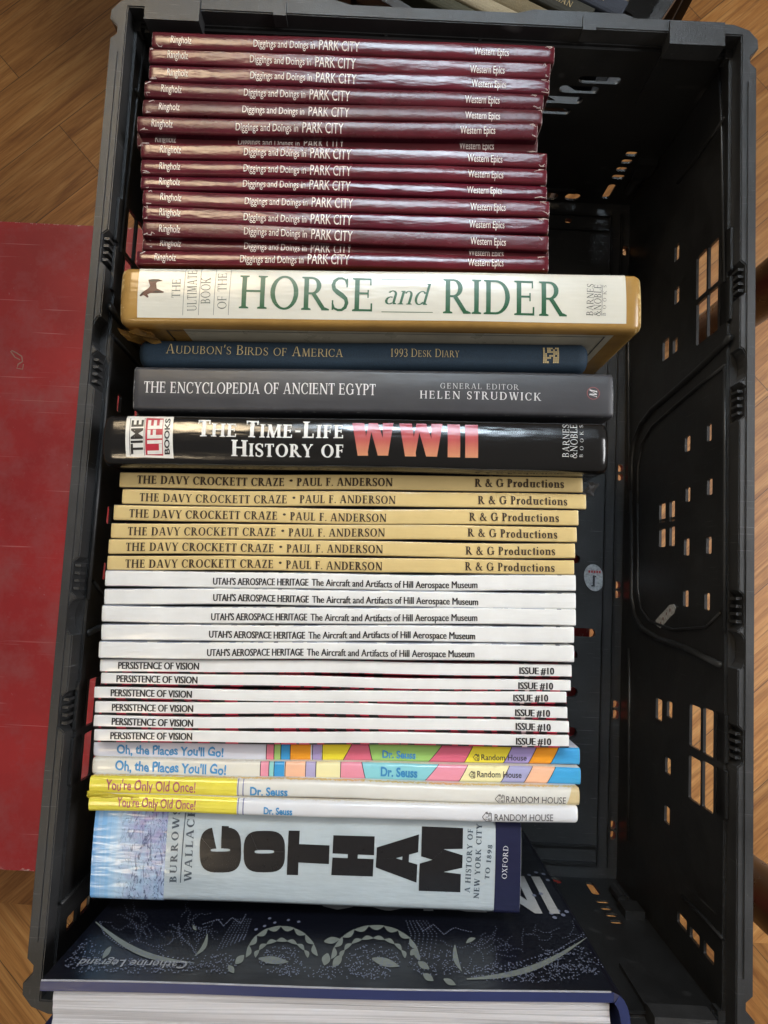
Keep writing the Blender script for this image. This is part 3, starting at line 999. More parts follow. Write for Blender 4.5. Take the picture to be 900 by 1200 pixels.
# round furniture legs standing on the floor to the right of the crate
M_DARKWOOD = simple('dark_stained_wood', (52, 36, 26), 0.3)
M_STEEL = simple('dull_steel', (150, 148, 144), 0.35, 0.9)
for (p, lab) in ((bp(906, 1058, 0.02), 'dark brown round furniture leg right of the crate, nearer the front'), (bp(912, 330, 0.02), 'dark brown round furniture leg right of the crate, nearer the far end')):
    x, y = p.x, p.y
    lg = thing('furniture_leg', lab, 'furniture leg', (x, y, -0.12), 0, 'furniture legs beside the crate')
    bm = bmesh.new()
    add_tube(bm, [(0, 0, 0.012), (0, 0, 0.10), (0.004, 0, 0.42)], [0.021, 0.022, 0.026], 24)
    link('leg_shaft', bm, M_DARKWOOD, lg, smooth=True)
    bm = bmesh.new()
    add_tube(bm, [(0, 0, 0), (0, 0, 0.003), (0, 0, 0.0125)], [0.021, 0.0225, 0.0222], 24)
    link('foot_cap', bm, M_STEEL, lg)
# ------------------------------------------------------------------ burgundy paperbacks
M_PCV = [cover_mat("burgundy_laminate", rgb, ro, (214, 196, 190), 0.14, wv, 0.14, spec=0.6, peel=pe) for rgb, ro, wv, pe in
         (((94, 27, 38), 0.17, 0.35, 0.16), ((88, 24, 36), 0.26, 0.30, 0.26), ((98, 30, 42), 0.21, 0.55, 0.20), ((86, 26, 34), 0.31, 0.40, 0.34), ((92, 24, 40), 0.19, 0.70, 0.12))]
M_PCS = cover_mat("burgundy_board", (62, 14, 28), 0.30, (190, 170, 160), 0.1, 0.2)
PC = [  # left end: x, y top, y bottom; right end: x, y top, y bottom; spine height relative to the rim
    (178, 35, 54, 650, 53, 72, .001), (174.5, 54.5, 73, 645, 73, 91, -.001), (174.5, 74, 92, 644, 92, 109, .000), (169, 92.5, 112, 637, 109.5, 128, -.001),
    (167, 113.5, 133, 635.5, 127.5, 145, .001), (160.5, 135, 154, 630, 145, 162, .003), (160.5, 155, 172, 630, 162, 179, -.004), (165, 165, 183, 641, 178, 195, .000),
    (165, 184, 202, 641, 196, 214, .001), (165, 203, 220, 641, 215, 233, -.001), (167, 221, 239, 644, 235, 254, .001), (167, 240, 257.5, 643, 255.5, 274, .000),
    (167, 258.5, 276, 643, 275, 292.5, .001), (167, 276.5, 292, 643, 292, 306, -.004), (160, 291.5, 310, 643, 299, 316, .002)]
pcs = []
for i, (xl, a, b, xr, c, d, z) in enumerate(PC):
    extra = {5: ', set further left than its neighbours', 6: ', sunk low between its neighbours', 13: ', sunk low between its neighbours', 14: ', lying next to the white book'}.get(i, '')
    pcs.append(Book('paperback', 'burgundy paperback, %s from the far end of fifteen%s' % (ORD[i], extra), 'burgundy paperbacks in the crate',
                    (xl, a, b), (xr, c, d), z, crown=(0.0007, 0.0004, 0.0009, 0.0005, 0.0011)[(i * 3) % 5], r=0.0012, spine=M_PCV[(i * 2 + i // 5) % 5], side=M_PCS, seed=100 + i, warp=0.0004, wearx=1.0, weary=0.46, roll=0.10, shrink=1.01))
ref = pcs[5]
PT = [('author_lettering', sans_polys('Ringholz', 0.002), ((178.5, 148.8), (203, 149.8), 8.8)),
      ('title_lettering', sans_polys('Diggings and Doings in', 0.0), ((277, 151.8), (350, 153.9), 8.6)),
      ('title_lettering', sans_polys('PARK CITY', 0.0), ((355, 154.8), (403, 156.4), 12.0)),
      ('publisher_lettering', sans_polys('Western Epics', 0.002), ((540, 157.4), (581, 158.2), 8.6))]
PL = [(n, p, ref.local(*b)) for n, p, b in PT]
rj = random.Random(3)
for b in pcs:
    du, k = rj.uniform(-0.0004, 0.0004), b.T / ref.T
    for n, p, (p0, p1, cap) in PL:
        dv = rj.uniform(-0.0002, 0.0002)
        b.text(n, p, None, (236, 224, 216), loc=((p0[0] + du, p0[1] * k + dv), (p1[0] + du, p1[1] * k + dv), cap))
# folded, torn paper at the spine ends
M_TORN = simple('torn_paper', (214, 200, 194), 0.8)
for b in pcs:
    for e in (-1, 1):
        for k in range(rj.choice((1, 2, 2, 3))):
            y = rj.choice((-1, 1)) * b.T / 2 * rj.uniform(0.55, 0.93)
            x = e * (b.L / 2 - rj.uniform(0.0, 0.0035))
            pts = []
            for q in range(4):
                xx = max(-b.L / 2 + .0003, min(b.L / 2 - .0003, x + e * rj.uniform(-0.0030, 0.0012) + (-e) * q * 0.0006))
                yy = max(-b.T / 2 + .0008, min(b.T / 2 - .0008, y + rj.uniform(-0.0013, 0.0013)))
                pts.append((xx, yy + b.yo(xx), b.zs(yy) - 0.00002))
            bm = bmesh.new()
            add_tube(bm, pts, [0.00012, 0.00035, 0.0003, 0.0001], 5)
            link('torn_edge', bm, M_TORN, b.root)

# ------------------------------------------------------------------ white and gold horse book
M_GOLD = cover_mat("gold_jacket", (164, 127, 68), 0.22, (214, 186, 130), 0.06, 0.4, 0.10, spec=0.6)
M_CREAM = cover_mat("cream_print", (214, 211, 199), 0.20, (214, 211, 199), 0.05, 0.35, 0.02)
HR = Book('hardback_book', 'thick white and gold horse book with big green spine letters', None, (140, 311, 378), (753, 319, 388), 0.020, True,
          crown=0.0014, r=0.0024, spine=M_GOLD, seed=1, endr=0.0035, warp=0.0002, weary=0.25)
u0, u1 = HR.uv(162, 340)[0], HR.uv(733.5, 350)[0]
HT = HR.T / 2
HR.lay('spine_panel', [[(u0, -HT * 0.78), (u1, -HT * 0.76), (u1, HT * 0.985), (u0, HT * 0.985)]], M_CREAM, 0.0001)
GREEN = (30, 88, 54)
HR.text('title_lettering', serif_polys('HORSE', SERIF), ((280, 361.5), (436, 365.5), 39), GREEN, True)
HR.text('title_lettering', serif_polys('and', SERIF_L, 0.03, slant=0.24), ((451, 357), (505, 358.5), 24), GREEN, True)
HR.text('title_lettering', serif_polys('RIDER', SERIF), ((519, 368), (664, 371), 40.5), GREEN, True)
for y in (327.5, 365.5):
    HR.panel('rule_line', [(447, y), (507, y + 1), (507, y + 1.8), (447, y + .8)], ink(GREEN), 0.0002)
DG = (88, 98, 92)
for (s_, x, ya, yb, cp) in (('THE', 212, 349, 327, 9.5), ('ULTIMATE', 231, 364, 316, 10.5), ('BOOK', 247, 356, 325, 10.5), ('OF THE', 266, 362, 320, 10)):
    HR.text('subtitle_lettering', serif_polys(s_, SERIF_L, 0.10), ((x - 0.5, ya), (x, yb), cp), DG, True)
for x in (216, 234.5, 252, 269.5):
    HR.panel('rule_line', [(x - 2.2, 369), (x - 1.6, 369), (x + 2.2, 312.6), (x + 1.6, 312.6)], ink((120, 124, 118)), 0.0002)
for (s_, x, ya, yb, cp) in (('BARNES', 694.5, 370, 333, 7.5), ('&NOBLE', 703.5, 370.5, 334, 8), ('BOOKS', 709.5, 370, 334.5, 3.8)):
    HR.text('publisher_lettering', serif_polys(s_, SERIF_L, 0.10 if s_ != 'BOOKS' else 0.9), ((x, ya), (x + 1, yb), cp), (70, 72, 70), True)
HR.panel('rule_line', [(704.4, 370), (705, 370), (706, 334), (705.4, 334)], ink((120, 120, 116)), 0.0002)
horse = [(25, 235), (45, 210), (75, 190), (95, 175), (105, 160), (95, 130), (90, 112), (120, 108), (165, 108), (200, 122), (160, 128), (150, 140), (155, 180), (210, 205), (205, 213), (150, 215), (110, 215), (85, 225), (95, 245), (85, 250), (70, 240), (55, 230), (35, 240)]
HR.lay('horse_picture', [[HR.uv(160 + x / 6.43, 310 + y / 6.43) for x, y in horse]], ink((92, 50, 40)), 0.0002)
HR.lay('horse_picture', [[HR.uv(160 + x / 6.43, 310 + y / 6.43) for x, y in q] for q in ([(92, 112), (165, 109), (200, 120), (150, 124), (110, 128)], [(150, 196), (205, 207), (190, 212), (120, 210)], [(26, 234), (45, 212), (62, 205), (50, 226)])], ink((44, 28, 26)), 0.00026)
# front board seen below the spine: cream field with a dark rule inside the gold border
bm = bmesh.new()
yb = -HT - 0.00012
def board_rect(bm, x0, z0, x1, z1, o):
    vs = [bm.verts.new(p) for p in ((x0, yb - o, z0), (x1, yb - o, z0), (x1, yb - o, z1), (x0, yb - o, z1))]
    bm.faces.new(vs)
hL = HR.L / 2
board_rect(bm, -hL + 0.022, 0.02, hL - 0.014, HR.D - 0.0085, 0.00012)
link('cover_panel', bm, cover_mat("grey_cream_print", (196, 190, 172), 0.3, (196, 190, 172)), HR.root)
bm = bmesh.new()
for (x0, z0, x1, z1) in ((-hL + 0.024, HR.D - 0.0115, hL - 0.018, HR.D - 0.0109), (hL - 0.0190, 0.022, hL - 0.0182, HR.D - 0.0115), (-hL + 0.0242, 0.022, -hL + 0.025, HR.D - 0.0115)):
    board_rect(bm, x0, z0, x1, z1, 0.0003)
link('rule_line', bm, ink((40, 42, 40)), HR.root)
# crumpled lower left corner of the jacket
bm = bmesh.new()
rk = random.Random(11)
g = [[None] * 6 for _ in range(5)]
for i in range(5):
    for j in range(6):
        g[i][j] = bm.verts.new((-hL - 0.0012 + 0.0048 * i + rk.uniform(-0.0014, 0.0014), -HT - 0.0022 - 0.0016 * abs(math.sin(i * 1.9 + j * 1.3)) + rk.uniform(-0.0012, 0.0012), HR.D - 0.004 - 0.0046 * j + rk.uniform(-0.0014, 0.0014)))
for i in range(4):
    for j in range(5):
        bm.faces.new((g[i][j], g[i + 1][j], g[i + 1][j + 1], g[i][j + 1]))
q = bmesh.ops.solidify(bm, geom=bm.faces[:], thickness=0.0004)
link('crumpled_corner', bm, M_GOLD, HR.root)
# ------------------------------------------------------------------ navy cloth book, charcoal book, black war book
def cloth_mat(name, rgb):
    t = NT(name)
    c = lin(rgb)
    v = t.coord('Object')
    wv = t.noise(t.coord('Object', (1, 1, 1)), 1900, 2)
    n = t.noise(v, 40, 5)
    t.col(t.mix(0.5, t.ramp(n, [(0.3, tuple(x * .75 for x in c[:3]) + (1,)), (0.7, c)]), t.ramp(wv, [(0.35, tuple(x * .55 for x in c[:3]) + (1,)), (0.65, tuple(x * 1.3 for x in c[:3]) + (1,))])))
    t.rough(0.75)
    t.l(t.bump(wv, 0.35, 0.0005), t.b.inputs['Normal'])
    return t.m
M_NAVY = cloth_mat("navy_cloth", (37, 58, 76))
AU = Book('hardback_book', 'navy cloth book with gold spine letters between the horse book and charcoal book', None, (162, 395, 427), (690, 400, 434), -0.002, True,
          crown=0.0030, r=0.0042, spine=M_NAVY, seed=2, endr=0.0035, warp=0.0003)
GLD = (206, 186, 140)
AU.text('title_lettering', serif_polys("Audubon's Birds of America", SERIF_L, 0.07, True), ((195, 414.5), (402, 418.5), 11.5), GLD, True)
AU.text('subtitle_lettering', serif_polys("1993 Desk Diary", SERIF_L, 0.08, True), ((458, 419), (538, 420), 9.5), GLD, True)
cell = random.Random(5)
em = []
for i in range(8):
    for j in range(8):
        if cell.random() < 0.62 or i in (0, 7):
            x, y = 636 + i * 2.35, 408 + j * 2.3
            em.append([AU.uv(x, y + 2.0), AU.uv(x + 2.0, y + 2.0), AU.uv(x + 2.0, y), AU.uv(x, y)])
AU.lay('gilt_emblem', em, ink(GLD), 0.0002)
M_CHAR = cover_mat("charcoal_jacket", (66, 66, 70), 0.38, (150, 150, 150), 0.10, 0.2, 0.05, weary=1) if False else cover_mat("charcoal_jacket", (62, 62, 66), 0.38, (160, 160, 160), 0.10, 0.2, 0.06)
EG = Book('hardback_book', 'charcoal grey book with white capital letters below the navy book', None, (156, 428, 480), (719, 437, 488), 0.0, True,
          crown=0.0008, r=0.0012, spine=M_CHAR, seed=3, endr=0.001, wearx=0.9, weary=0.6)
WHT = (226, 226, 226)
EG.text('title_lettering', serif_polys('THE ENCYCLOPEDIA OF ANCIENT EGYPT', SERIF, 0.05), ((169, 459.8), (440, 463.8), 13), WHT, True)
EG.text('editor_lettering', serif_polys('GENERAL EDITOR', SERIF_L, 0.22), ((516, 455.6), (608, 457.4), 6.4), (196, 196, 196), True)
EG.text('editor_lettering', serif_polys('HELEN STRUDWICK', SERIF, 0.22), ((492, 467.2), (634, 469.8), 9.0), WHT, True)
cx, cy = EG.uv(695, 460.5)
ring = []
for i in range(28):
    a, b_ = 2 * math.pi * i / 28, 2 * math.pi * (i + 1) / 28
    ring.append([(cx + r_ * math.cos(q), cy + r_ * math.sin(q)) for r_, q in ((0.0034, a), (0.0038, a), (0.0038, b_), (0.0034, b_))])
EG.lay('publisher_emblem', ring, ink((150, 84, 84)), 0.0002)
EG.text('publisher_lettering', serif_polys('M', SERIF, slant=0.2), ((699, 465.5), (699.5, 456.0), 8.5), WHT, True)

M_BLACK = cover_mat("black_jacket", (20, 19, 19), 0.17, (150, 150, 150), 0.05, 0.4, 0.05, spec=0.75)
WW = Book('hardback_book', 'glossy black war history book with pink block letters', None, (119, 483, 543.5), (714, 493, 554), 0.017, True,
          crown=0.0030, r=0.0030, spine=M_BLACK, seed=4, endr=0.0032, warp=0.0003, wearx=0.55, weary=0.1)
M_PAPER = cover_mat("white_print", (226, 224, 218), 0.25, (226, 224, 218), 0.05, 0.2, 0.03)
WW.panel('publisher_panel', [(147.8, 534.5), (203.3, 537.0), (203.0, 487.5), (148.0, 486.0)], M_PAPER, 0.0001)
RED = (186, 44, 62)
WW.panel('publisher_panel', [(171, 533.0), (191.5, 534.0), (191.5, 490), (171, 489)], ink(RED), 0.00016)
WW.text('publisher_lettering', sans_polys('TIME', 0.025), ((167.8, 531.5), (168.2, 491.5), 14), (34, 32, 32), off=0.00024)
WW.text('publisher_lettering', sans_polys('LIFE', 0.035), ((189.8, 532.0), (190.2, 491.5), 16.5), (230, 226, 220), off=0.0003)
WW.text('publisher_lettering', sans_polys('BOOKS', 0.03), ((199.2, 532.5), (199.5, 490.0), 6), (34, 32, 32), off=0.00024)
for (x0, x1) in ((152.5, 153.2), (169.4, 170.0)):
    WW.panel('rule_line', [(x0, 533.5), (x1, 533.5), (x1, 489), (x0, 489)], ink((60, 58, 58)), 0.0002)
WW.text('title_lettering', serif_polys('The Time-Life', SERIF_B, 0.05, True), ((232, 511.8), (402, 514.8), 20), (232, 232, 230), True)
WW.text('title_lettering', serif_polys('History of', SERIF_B, 0.05, True), ((271, 534.5), (402, 537.0), 18.5), (232, 232, 230), True)
def grad_mat():
    t = NT("pink_to_peach_print")
    sx = t.n('ShaderNodeSeparateXYZ')
    t.l(t.coord('Generated'), sx.inputs[0])
    t.col(t.ramp(sx.outputs[1], [(0.0, lin((214, 148, 112))), (0.5, lin((182, 86, 84))), (1.0, lin((160, 46, 66)))]))
    t.rough(0.22)
    t.l(t.bump(t.noise(t.coord('Object', (0.35, 1.6, 1)), 55, 3), 0.4, 0.0016), t.b.inputs['Normal'])
    return t.m
def Wshape(x0, x1, y0, y1):
    wd = x1 - x0
    f = lambda a, b_: (x0 + a * wd, y0 + (y1 - y0) * b_)
    return [[f(0, 0), f(.29, 0), f(.385, 1), f(.13, 1)], [f(.40, 0), f(.50, .0), f(.36, 1), f(.245, 1)], [f(.40, 0), f(.62, 0), f(.875, 1), f(.62, 1)], [f(.74, 0), f(1, 0), f(.87, 1), f(.745, 1)]]
def Ishape(x0, x1, y0, y1):
    return [[(x0, y0), (x1, y0), (x1, y1), (x0, y1)]]
big = Wshape(413, 461, 496.5, 535.0) + Wshape(468, 518.5, 497, 535.8) + Ishape(524.5, 539, 497.5, 536.3) + Ishape(545, 560, 497.7, 536.6)
WW.lay('title_lettering', [[WW.uv(*p) for p in pl] for pl in big], grad_mat(), 0.0002, True)
for (s_, x, ya, yb2, cp) in (('BARNES', 666, 536, 497, 7.5), ('&NOBLE', 675.5, 537, 497, 8), ('BOOKS', 682.5, 536, 498, 4)):
    WW.text('publisher_lettering', serif_polys(s_, SERIF_L, 0.10 if s_ != 'BOOKS' else 0.9), ((x, ya), (x + 1, yb2), cp), (206, 206, 206), True)
# torn scrap of jacket plastic hanging at the right end
bm = bmesh.new()
rk = random.Random(21)
g = [[None] * 6 for _ in range(4)]
for i in range(4):
    for j in range(6):
        g[i][j] = bm.verts.new((WW.L / 2 - 0.0035 + 0.0022 * i + 0.0010 * math.sin(j * 1.7) + rk.uniform(-.0006, .0006), -WW.T / 2 - 0.0020 - 0.0013 * j + rk.uniform(-.0006, .0006), WW.D - 0.030 - 0.003 * j + rk.uniform(-.002, .002)))
for i in range(3):
    for j in range(5):
        bm.faces.new((g[i][j], g[i + 1][j], g[i + 1][j + 1], g[i][j + 1]))
bmesh.ops.solidify(bm, geom=bm.faces[:], thickness=0.0004)
link('torn_jacket_flap', bm, simple('grey_plastic_film', (128, 128, 130), 0.3), WW.root)

# ------------------------------------------------------------------ tan spined paperbacks
M_TAN = cover_mat("tan_laminate", (214, 189, 132), 0.20, (240, 226, 190), 0.05, 0.42, 0.04)
M_TANS = cover_mat("navy_board", (30, 34, 54), 0.3, (150, 140, 120), 0.05, 0.2)
DC = [(140, 552, 571, 683, 559.5, 577.5, -.003), (143, 572, 590.5, 687, 578.5, 597, -.003), (133, 591, 610.5, 678, 598, 616, -.002), (130, 611, 630, 676, 617, 635, -.003), (127, 630.5, 649, 674, 636, 654, -.004), (125.5, 650, 668, 673, 655, 672.5, -.005)]
dcs = []
for i, (xl, a, b, xr, c, d, z) in enumerate(DC):
    e = {0: ', right under the black book', 1: ', reaching furthest right', 5: ', touching the white paperbacks'}.get(i, '')
    dcs.append(Book('paperback', 'tan spined paperback, %s of six from the black book%s' % (ORD[i], e), 'tan spined paperbacks in the crate',
                    (xl, a, b), (xr, c, d), z, crown=0.0003, r=0.0007, spine=M_TAN, side=M_TANS, seed=200 + i, wrap=-0.0006, wearx=0.9, weary=0.3, warp=0.0004, roll=0.06))
ref = dcs[0]
BR = (60, 46, 34)
DT = [('title_lettering', serif_polys('THE DAVY CROCKETT CRAZE', SERIF_B, 0.05), ((160, 567.0), (332, 569.6), 9.6)),
      ('title_lettering', serif_polys('\u2022', SERIF_B), ((338.5, 567.8), (342, 567.9), 11)),
      ('author_lettering', serif_polys('PAUL F. ANDERSON', SERIF_B, 0.05), ((347, 569.7), (459, 571.3), 9.4)),
      ('publisher_lettering', serif_polys('R & G Productions', SERIF_B, 0.06), ((555.5, 571.6), (660, 573.0), 9.6))]
DL = [(n, p, ref.local(*b)) for n, p, b in DT]
for b in dcs:
    du = rj.uniform(-0.0005, 0.0005)
    dv = rj.uniform(-0.0005, 0.0003)
    for n, p, (p0, p1, cap) in DL:
        b.text(n, p, None, BR, True, loc=((p0[0] + du, p0[1] + dv), (p1[0] + du, p1[1] + dv), cap))

# ------------------------------------------------------------------ white museum paperbacks
M_WHT = cover_mat("white_laminate", (229, 229, 228), 0.20, (176, 172, 166), 0.04, 0.55, 0.035)
def patch_side(name, cols, sc=26):
    t = NT(name)
    n = t.noise(t.coord('Object', (1, 0.01, 0.3)), sc, 3, 0.6)
    k = len(cols)
    t.col(t.ramp(n, [(0.28 + 0.44 * i / (k - 1), lin(c)) for i, c in enumerate(cols)], 'CONSTANT'))
    t.rough(0.35)
    return t.m
M_WHTS = patch_side("pale_picture_board", [(196, 198, 204), (150, 156, 170), (208, 208, 206), (96, 100, 110), (200, 200, 198)])
UA = [(123, 669, 688, 675, 674, 693, -.004), (122, 689, 708, 675, 694, 713, -.004), (119, 709, 729, 675, 714, 733.5, -.003), (118.5, 730, 750, 673, 735, 754, -.004), (115.5, 751, 771, 673, 755.5, 776, -.003)]
uas = []
for i, (xl, a, b, xr, c, d, z) in enumerate(UA):
    e = {0: ', touching the tan spines', 4: ', the one before the thin magazines'}.get(i, '')
    uas.append(Book('paperback', 'plain white museum paperback with black line of text, %s of five from the tan spines%s' % (ORD[i], e) if not e else 'white museum paperback with black text, %s of five%s' % (ORD[i], e),
                    'white museum paperbacks in the crate', (xl, a, b), (xr, c, d), z, crown=0.0003, r=0.0007, spine=M_WHT, side=M_WHTS, seed=300 + i, wrap=-0.00035, wearx=0.75, weary=0.3, warp=0.0004, roll=0.05))
ref = uas[0]
BK = (42, 40, 42)
UT = [('title_lettering', bold(sans_polys("UTAH'S AEROSPACE HERITAGE", 0.0), 0.062), ((250, 685.3), (362, 686.6), 8.6)),
      ('title_lettering', bold(sans_polys("The Aircraft and Artifacts of Hill Aerospace Museum", 0.0), 0.042), ((365.5, 686.6), (560, 688.6), 8.6))]
UL = [(n, p, ref.local(*b)) for n, p, b in UT]
for b in uas:
    du = rj.uniform(-0.0008, 0.0004)
    for n, p, (p0, p1, cap) in UL:
        b.text(n, p, None, BK, 'bold', loc=((p0[0] + du, p0[1]), (p1[0] + du, p1[1]), cap))

# ------------------------------------------------------------------ thin white magazines
M_PVS = patch_side("red_black_picture_board", [(60, 20, 26), (150, 34, 58), (30, 24, 26), (170, 40, 66), (40, 30, 32), (196, 170, 172), (140, 34, 54)], 30)
PV = [(117, 773, 787, 670, 778.5, 793.5, -.007), (118, 789.5, 803, 669, 797, 810.5, -.007), (110, 806, 819.5, 664, 812, 826.5, -.007), (111, 822, 836, 665, 828, 843, -.007), (109.5, 838.5, 852, 667, 845, 860, -.007), (110, 854.5, 868.5, 667, 862, 877, -.006)]
pvs = []
for i, (xl, a, b, xr, c, d, z) in enumerate(PV):
    e = {0: ', next to the thicker white paperbacks', 5: ', next to the rainbow striped spines'}.get(i, '')
    pvs.append(Book('magazine', 'thin white magazine with black spine text, %s of six%s' % (ORD[i], e), 'thin white magazines in the crate',
                    (xl, a, b), (xr, c, d), z, crown=0.0002, r=0.0006, spine=M_WHT, side=M_PVS, seed=400 + i, wrap=0.0009, shrink=1.06, wearx=0.75, weary=0.3, warp=0.0004, roll=0.05, cat='magazine'))
ref = pvs[0]
PVT = [('title_lettering', bold(sans_polys('PERSISTENCE OF VISION', 0.0), 0.062), ((138, 783.6), (233, 784.8), 8.6)),
       ('issue_lettering', bold(sans_polys('ISSUE #10', 0.0), 0.062), ((608, 789.4), (649, 790.0), 8.4))]
VL = [(n, p, ref.local(*b)) for n, p, b in PVT]
for b in pvs:
    du = rj.uniform(-0.0006, 0.0004)
    for n, p, (p0, p1, cap) in VL:
        b.text(n, p, None, BK, 'bold', loc=((p0[0] + du, p0[1]), (p1[0] + du, p1[1]), cap))

# ------------------------------------------------------------------ rainbow striped children's books
M_DS1 = cover_mat("white_blue_laminate", (216, 218, 230), 0.2, (200, 200, 205), 0.04, 0.4, 0.02)
M_DS2 = cover_mat("cream_laminate", (225, 222, 211), 0.2, (214, 206, 190), 0.04, 0.4, 0.02)
DS1 = Book('hardback_book', 'striped rainbow spine with white left end and green author band', 'rainbow striped spines', (109, 867, 886.5), (680, 876, 898.5), -0.017, True,
           crown=0.0008, r=0.0016, spine=M_DS1, seed=31, warp=0.0004, endr=0.001)
DS2 = Book('hardback_book', 'pastel striped spine with cream left end and teal author band', 'rainbow striped spines', (107.5, 887.5, 907.5), (681, 899.5, 921), -0.013, True,
           crown=0.0008, r=0.0016, spine=M_DS2, seed=32, warp=0.0004, endr=0.001)
bands1 = [(312, 321, (226, 130, 150)), (321, 329, (164, 200, 118)), (329, 340, (66, 156, 214)), (340, 364, (238, 160, 46)), (366, 376.5, (176, 160, 208)), (377.5, 407, (238, 222, 62)), (407, 434, (222, 112, 136)),
          (434, 510, (160, 204, 114)), (510, 549, (224, 112, 138)), (549, 595, (240, 224, 70)), (595, 624, (168, 154, 208)), (624, 650, (240, 160, 46)), (650, 680.5, (70, 160, 216))]
bands2 = [(305, 315, (230, 150, 170)), (315, 321, (146, 208, 204)), (321, 333, (66, 156, 214)), (334, 358, (242, 190, 158)), (358, 370, (178, 170, 208)), (370, 399, (240, 232, 180)), (399, 426, (232, 150, 170)),
          (426, 506, (140, 206, 216)), (506, 543, (232, 152, 172)), (543, 592, (240, 232, 178)), (592, 619, (170, 170, 210)), (619, 646, (244, 192, 158)), (646, 681.5, (70, 164, 218))]
_pm = {}
def band_mat(rgb):
    if rgb not in _pm:
        _pm[rgb] = cover_mat("band_%d_%d_%d" % rgb, rgb, 0.2, rgb, 0.04, 0.4, 0.02)
    return _pm[rgb]
for b, bands in ((DS1, bands1), (DS2, bands2)):
    T2 = b.T / 2 - 0.0002
    yc = 885 if b is DS1 else 903
    lines = []
    for x0, x1, rgb in bands:
        sk = {434: 0.0012, 426: 0.0012}.get(x0, -0.0012)
        sk0 = 0 if x0 < 400 else (0.0012 if x0 in (434, 426) else -0.004 if x0 in (510, 506) else -0.0026)
        sk1 = 0 if x1 < 400 else (0.0012 if x1 in (434, 426) else -0.004 if x1 in (510, 506) else -0.0026)
        if x1 > 670:
            sk1 = 0
        a0, a1 = b.uv(x0, yc + (x0 - 110) * 0.019)[0], b.uv(x1, yc + (x1 - 110) * 0.019)[0]
        if x1 > 670:
            a1 = b.L / 2 - 0.0003
        b.lay('spine_band', [[(a0 + sk0, -T2), (a1 + sk1, -T2), (a1 - sk1, T2), (a0 - sk0, T2)]], band_mat(rgb), 0.00008)
        w_ = 0.00022
        lines.append([(a0 + sk0 - w_, -T2), (a0 + sk0 + w_, -T2), (a0 - sk0 + w_, T2), (a0 - sk0 - w_, T2)])
    b.lay('band_outline', lines, ink((44, 42, 46)), 0.00016)
BLU = (74, 150, 206)
DS1.text('title_lettering', sans_polys("Oh, the Places You'll Go!", 0.03), ((137, 882.6), (262, 885.6), 10.5), BLU, wobble=0.055)
DS2.text('title_lettering', sans_polys("Oh, the Places You'll Go!", 0.03), ((135, 902.0), (265, 906.5), 11.5), BLU, wobble=0.055)
DS1.text('author_lettering', sans_polys("Dr. Seuss", 0.03), ((448, 888.6), (487, 889.8), 9.0), BLU, wobble=0.015)
DS2.text('author_lettering', sans_polys("Dr. Seuss", 0.035), ((446, 910.0), (489, 911.5), 11.0), (60, 140, 196), wobble=0.015)
DS1.text('publisher_lettering', sans_polys("Random House", 0.008), ((564, 891.0), (617, 892.0), 7.2), (66, 62, 66))
DS2.text('publisher_lettering', sans_polys("Random House", 0.012), ((559, 910.8), (611, 912.0), 7.6), (66, 62, 66))
def house_logo(b, x, y, w_, h_, rgb=(66, 62, 66)):
    """small outline house lying on its side, gable to the left"""
    P = lambda a, c: b.uv(x + a * w_, y + c * h_)
    t = 0.08
    seg = [((0.0, 0.5), (0.45, 0.02)), ((0.0, 0.5), (0.45, 0.98)), ((0.45, 0.02), (0.45, 0.20)), ((0.45, 0.20), (0.98, 0.16)), ((0.98, 0.16), (0.98, 0.94)), ((0.45, 0.98), (0.98, 0.94)),
           ((0.36, 0.5), (0.60, 0.5)), ((0.68, 0.24), (0.68, 0.48)), ((0.68, 0.62), (0.68, 0.86)), ((0.30, 0.70), (0.55, 0.72)), ((0.55, 0.0), (0.55, 0.2)), ((0.82, 0.02), (0.82, 0.42)), ((0.82, 0.60), (0.82, 0.90))]
    polys = []
    for (a, c), (d, e) in seg:
        p, q = Vector(P(a, c)), Vector(P(d, e))
        n = (q - p).normalized()
        n = Vector((-n.y, n.x)) * 0.00016
        polys.append([tuple(p + n), tuple(p - n), tuple(q - n), tuple(q + n)])
    b.lay('publisher_emblem', polys, ink(rgb), 0.00022, True)
house_logo(DS1, 554.5, 883.5, 7, 8.5)
house_logo(DS2, 549.5, 903.5, 7, 9)

# ------------------------------------------------------------------ yellow and white books
M_YO1 = cover_mat("ivory_laminate", (224, 222, 215), 0.2, (222, 190, 120), 0.04, 0.4, 0.03)
M_YO2 = cover_mat("bright_white_laminate", (222, 223, 227), 0.2, (214, 210, 200), 0.04, 0.4, 0.02)
M_YEL = cover_mat("yellow_print", (234, 220, 84), 0.2, (238, 230, 160), 0.05, 0.5, 0.05)
M_AGED = cover_mat("aged_print", (216, 196, 150), 0.3, (190, 150, 90), 0.05, 0.3, 0.10)
YO1 = Book('hardback_book', 'ivory spine with yellow left end and aged right end', 'yellow and white spines', (104, 909, 931), (680, 923, 945), -0.006, True,
           crown=0.0012, r=0.0022, spine=M_YO1, seed=41, warp=0.0004, endr=0.0015)
YO2 = Book('hardback_book', 'bright white spine with creased yellow left end', 'yellow and white spines', (103, 931.5, 952), (678, 945.5, 968), -0.004, True,
           crown=0.0012, r=0.0022, spine=M_YO2, seed=42, warp=0.0004, endr=0.0015)
